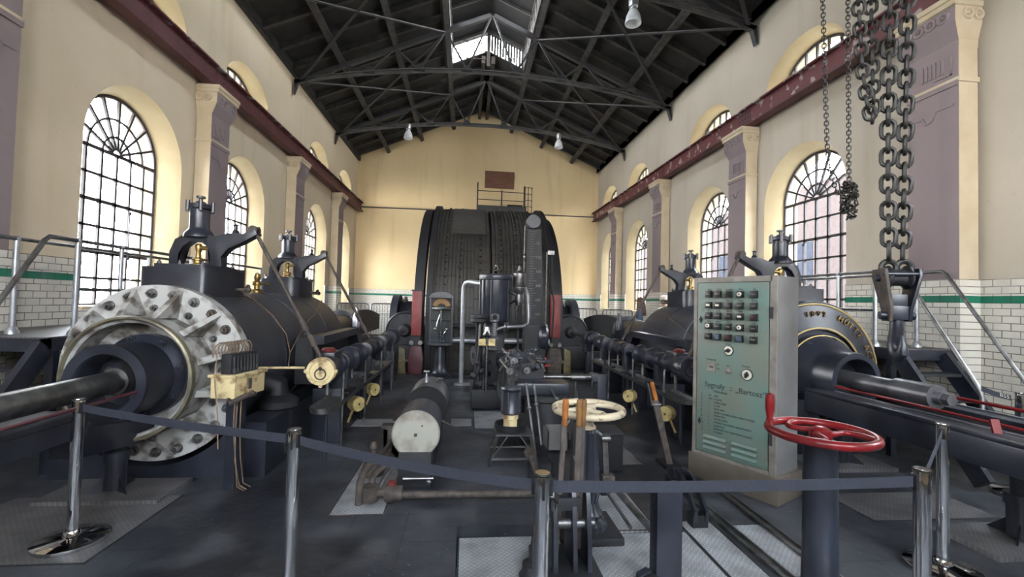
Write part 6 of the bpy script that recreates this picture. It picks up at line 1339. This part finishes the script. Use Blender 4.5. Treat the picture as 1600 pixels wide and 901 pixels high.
mb = MB(); mb.cyl(H(-.15, -.0, 1.965), H(.15, 0, 1.965), .026, n=14); mb.cyl(H(-.13, -.06, 1.99), H(.13, -.06, 1.99), .016, n=12); mb.build('sheave_pin', 'black', t)
mb = MB(); mb.lathe([(.02, -.075), (.075, -.075), (.085, -.055), (.06, -.04), (.06, .04), (.085, .055), (.075, .075), (.02, .075)], H(0, 0, 1.97), hd, 24); mb.build('sheave', 'blackdull', t)
for s in (-.055, .05):
    mb = MB(); mb.torus(H(s, 0, 2.04), hn, .045, .020, 20, 8); mb.build('shackle', 'chain', t)
mb = MB(); mb.cyl(H(-.12, 0, 1.70), H(.12, 0, 1.70), .030, n=14); mb.bar(H(-.06, 0, 1.72), H(.06, 0, 1.72), .10, .10); mb.bar(H(-.055, 0, 1.80), H(.055, 0, 1.80), .085, .10); mb.build('crosshead', 'black', t, bevel=.008)
hk = [(0, 1.68), (0, 1.60), (.012, 1.54), (.02, 1.49), (.005, 1.44), (-.03, 1.42), (-.062, 1.445), (-.068, 1.50), (-.055, 1.56)]
mb = MB(); mb.tube([H(0, a, z) for a, z in hk], [.04, .042, .042, .045, .044, .040, .033, .024, .010], 14); mb.build('hook', 'black', t)

# ================================================================== BELL LAMPS
def lamp(x, y, z, ztop, label):
    t = thing('bell_lamp', (x, y, z), label, 'lamp', 'bell lamps hanging from the roof')
    mb = MB(); mb.lathe([(.165, 0), (.170, .01), (.165, .05), (.145, .16), (.105, .25), (.075, .28), (.07, .30)], (x, y, z), (0, 0, 1), 32); mb.lathe([(.160, .004), (.14, .16), (.07, .28)], (x, y, z), (0, 0, 1), 32); mb.build('shade', 'lampglass', t)
    mb = MB(); mb.lathe([(0, .28), (.08, .28), (.085, .30), (.06, .32), (.06, .34), (.095, .36), (.10, .50), (.085, .55), (.03, .57), (0, .57)], (x, y, z), (0, 0, 1), 24); mb.build('gear_housing', 'lamp', t)
    mb = MB(); mb.lathe([(0, .10), (.05, .13), (.06, .18), (.03, .26), (0, .27)], (x, y, z), (0, 0, 1), 16); mb.build('bulb', 'lampglass', t)
    mb = MB(); mb.cyl((x, y, z+.56), (x, y, ztop), .014, n=8); mb.build('stem', 'steelroof', t)
lamp(3.28, 8.85, 7.50, 8.20, 'large looking bell lamp at the upper right, nearest the viewer'); lamp(-2.32, 16.8, 7.62, 8.25, 'small looking bell lamp left of the drum, below the far truss'); lamp(3.36, 16.8, 7.62, 8.22, 'small looking bell lamp right of the drum, below the far truss')

# ================================================================== VISITORS BEHIND THE RIGHT ENGINE
mb = MB(); mb.bx(4.95, 5.98, 9.6, 14.0, 0, .20); tag(mb.build('walkway_step', 'concrete', smooth=0), 'low concrete walkway along the right wall behind the engine', 'walkway', kind='structure')
def person(px_, py_, h, face, label, cap):
    """standing figure, continuous skinned body; face: heading angle"""
    z0 = .20; k = h/1.75; t = thing('person', (px_, py_, z0), label, 'person', None)
    f = V(math.cos(face), math.sin(face), 0); sd = V(-f.y, f.x, 0)
    Q = lambda a, b, z: V(a*sd.x+b*f.x, a*sd.y+b*f.y, z)*k
    vs, rs, es = [], [], []
    def add(p, r_, par=None):
        vs.append(Q(*p)); rs.append(r_*k); i = len(vs)-1
        if par is not None: es.append((par, i))
        return i
    pel = add((0, 0, .95), .145); ab = add((0, .01, 1.10), .13, pel); ch = add((0, .0, 1.30), .15, ab); nk = add((0, -.01, 1.47), .06, ch); hd_ = add((0, .015, 1.56), .075, nk); hd2 = add((0, .02, 1.66), .092, hd_); add((0, .01, 1.72), .07, hd2)
    for s in (-1, 1):
        hp = add((s*.09, 0, .88), .095, pel); kn = add((s*.10, .02, .50), .06, hp); an = add((s*.10, -.01, .09), .042, kn); add((s*.11, .14, .04), .036, an)
        sh_ = add((s*.17, -.01, 1.40), .062, ch); el = add((s*.23, -.03, 1.13), .042, sh_); wr = add((s*.20, .12, .93), .03, el); hand = add((s*.19, .17, .88), .026, wr)
        for q in range(4): f1 = add((s*(.19+.012*(q-1.5)), .215, .855+.004*q), .009, hand); add((s*(.19+.012*(q-1.5)), .235, .825+.003*q), .008, f1)
        th1 = add((s*.165, .19, .875), .010, hand); add((s*.155, .22, .86), .009, th1)
    me = bpy.data.meshes.new('body'); me.from_pydata(vs, es, []); o = bpy.data.objects.new('body', me); COL.objects.link(o); o.parent = t
    sk = o.modifiers.new('skin', 'SKIN'); 
    for i, v in enumerate(me.skin_vertices[0].data): v.radius = (rs[i], rs[i]); v.use_root = (i == 0)
    sub = o.modifiers.new('smooth', 'SUBSURF'); sub.levels = 2; sub.render_levels = 2; sk.use_smooth_shade = True
    return o, t, Q, k
def finish_person(o, t, mats):
    m2 = bpy.data.meshes.new_from_object(o.evaluated_get(bpy.context.evaluated_depsgraph_get())); o.modifiers.clear(); o.data = m2
    m2.materials.clear(); m2.materials.append(M['skin']); m2.polygons.foreach_set('use_smooth', [True]*len(m2.polygons))
def clothing(t, o, name, m, zlo, zhi, grow, xmax=None):
    """a shell that follows the body between two heights"""
    b = bmesh.new(); b.from_mesh(o.data); b.normal_update()
    dele = [f for f in b.faces if not (zlo < f.calc_center_median().z < zhi) or (xmax is not None and V(f.calc_center_median().x, f.calc_center_median().y, 0).length > xmax)]
    bmesh.ops.delete(b, geom=dele, context='FACES'); b.normal_update()
    for v in b.verts: v.co += v.normal*grow
    me = bpy.data.meshes.new(name); b.to_mesh(me); b.free(); me.materials.append(M[m]); me.polygons.foreach_set('use_smooth', [True]*len(me.polygons))
    c = bpy.data.objects.new(name, me); COL.objects.link(c); c.parent = t; return c
for (x, y, h, face, cap, lb) in ((5.12, 12.85, 1.66, R(150), False, 'person with long brown hair and blue denim top standing behind the right engine'), (5.20, 11.35, 1.70, R(95), True, 'person in a pale cap half hidden behind the right engine')):
    o, t, Q, k = person(x, y, h, face, lb, cap); finish_person(o, t, None)
    clothing(t, o, 'top', 'denim' if not cap else 'cap', .92*k, 1.47*k, .012); clothing(t, o, 'trousers', 'denim', .10*k, .98*k, .010, .34*k); clothing(t, o, 'shoes', 'plastic', -.1, .09*k, .006)
    oo = V(x, y, .20); f = V(math.cos(face), math.sin(face), 0); sd = V(-f.y, f.x, 0); W_ = lambda a, b, z: oo + (sd*a+f*b+V(0, 0, z))*k
    mb = MB()
    for s in (-1, 1): mb.ball(W_(s*.035, .108, 1.665), .012*k, 8, 6)
    mb.build('eyes', 'plastic', t)
    mb = MB(); mb.ball(W_(0, .118, 1.635), .018*k, 8, 6, (1, 1, 1.4)); mb.build('nose', 'skin', t)
    mb = MB(); mb.ball(W_(0, .105, 1.595), .022*k, 8, 6, (1.2, .8, .35)); mb.build('mouth', 'redmatt', t)
    mb = MB()
    for s in (-1, 1): mb.ball(W_(s*.098, .0, 1.645), .026*k, 8, 6, (.6, .8, 1.3))
    mb.build('ears', 'skin', t)
    mb = MB()
    if not cap:
        for row in range(3):
            pass
        mb.ball(W_(0, -.015, 1.69), .118*k, 18, 12, (1, 1, .92))
        for q in range(13):
            a = R(60)+R(240)*q/12; c0 = W_(.10*math.sin(a), -.01+.10*math.cos(a), 1.66)
            mb.tube([c0, W_(.135*math.sin(a), -.02+.125*math.cos(a), 1.52), W_(.16*math.sin(a), -.03+.14*math.cos(a), 1.36), W_(.14*math.sin(a), -.05+.14*math.cos(a), 1.22)], [.04*k, .04*k, .036*k, .012*k], 8)
        mb.build('hair', 'hair', t)
    else:
        mb.ball(W_(0, -.005, 1.655), .112*k, 16, 10, (1, 1, .7)); mb.build('hair', 'hair', t)
        mb = MB(); mb.lathe([(.122*k, 0), (.126*k, .03*k), (.11*k, .09*k), (.06*k, .125*k), (0, .13*k)], W_(0, 0, 1.675), (0, 0, 1), 24)
        pl = [(.10*math.cos(a), .10*math.sin(a)*1.0) for a in [PI*k2/12 for k2 in range(13)]]; mb.prism([(p*k, (.07+q)*k) for p, q in pl], W_(0, 0, 1.675), sd, f, V(0, 0, .012*k)); mb.build('cap', 'cap', t)
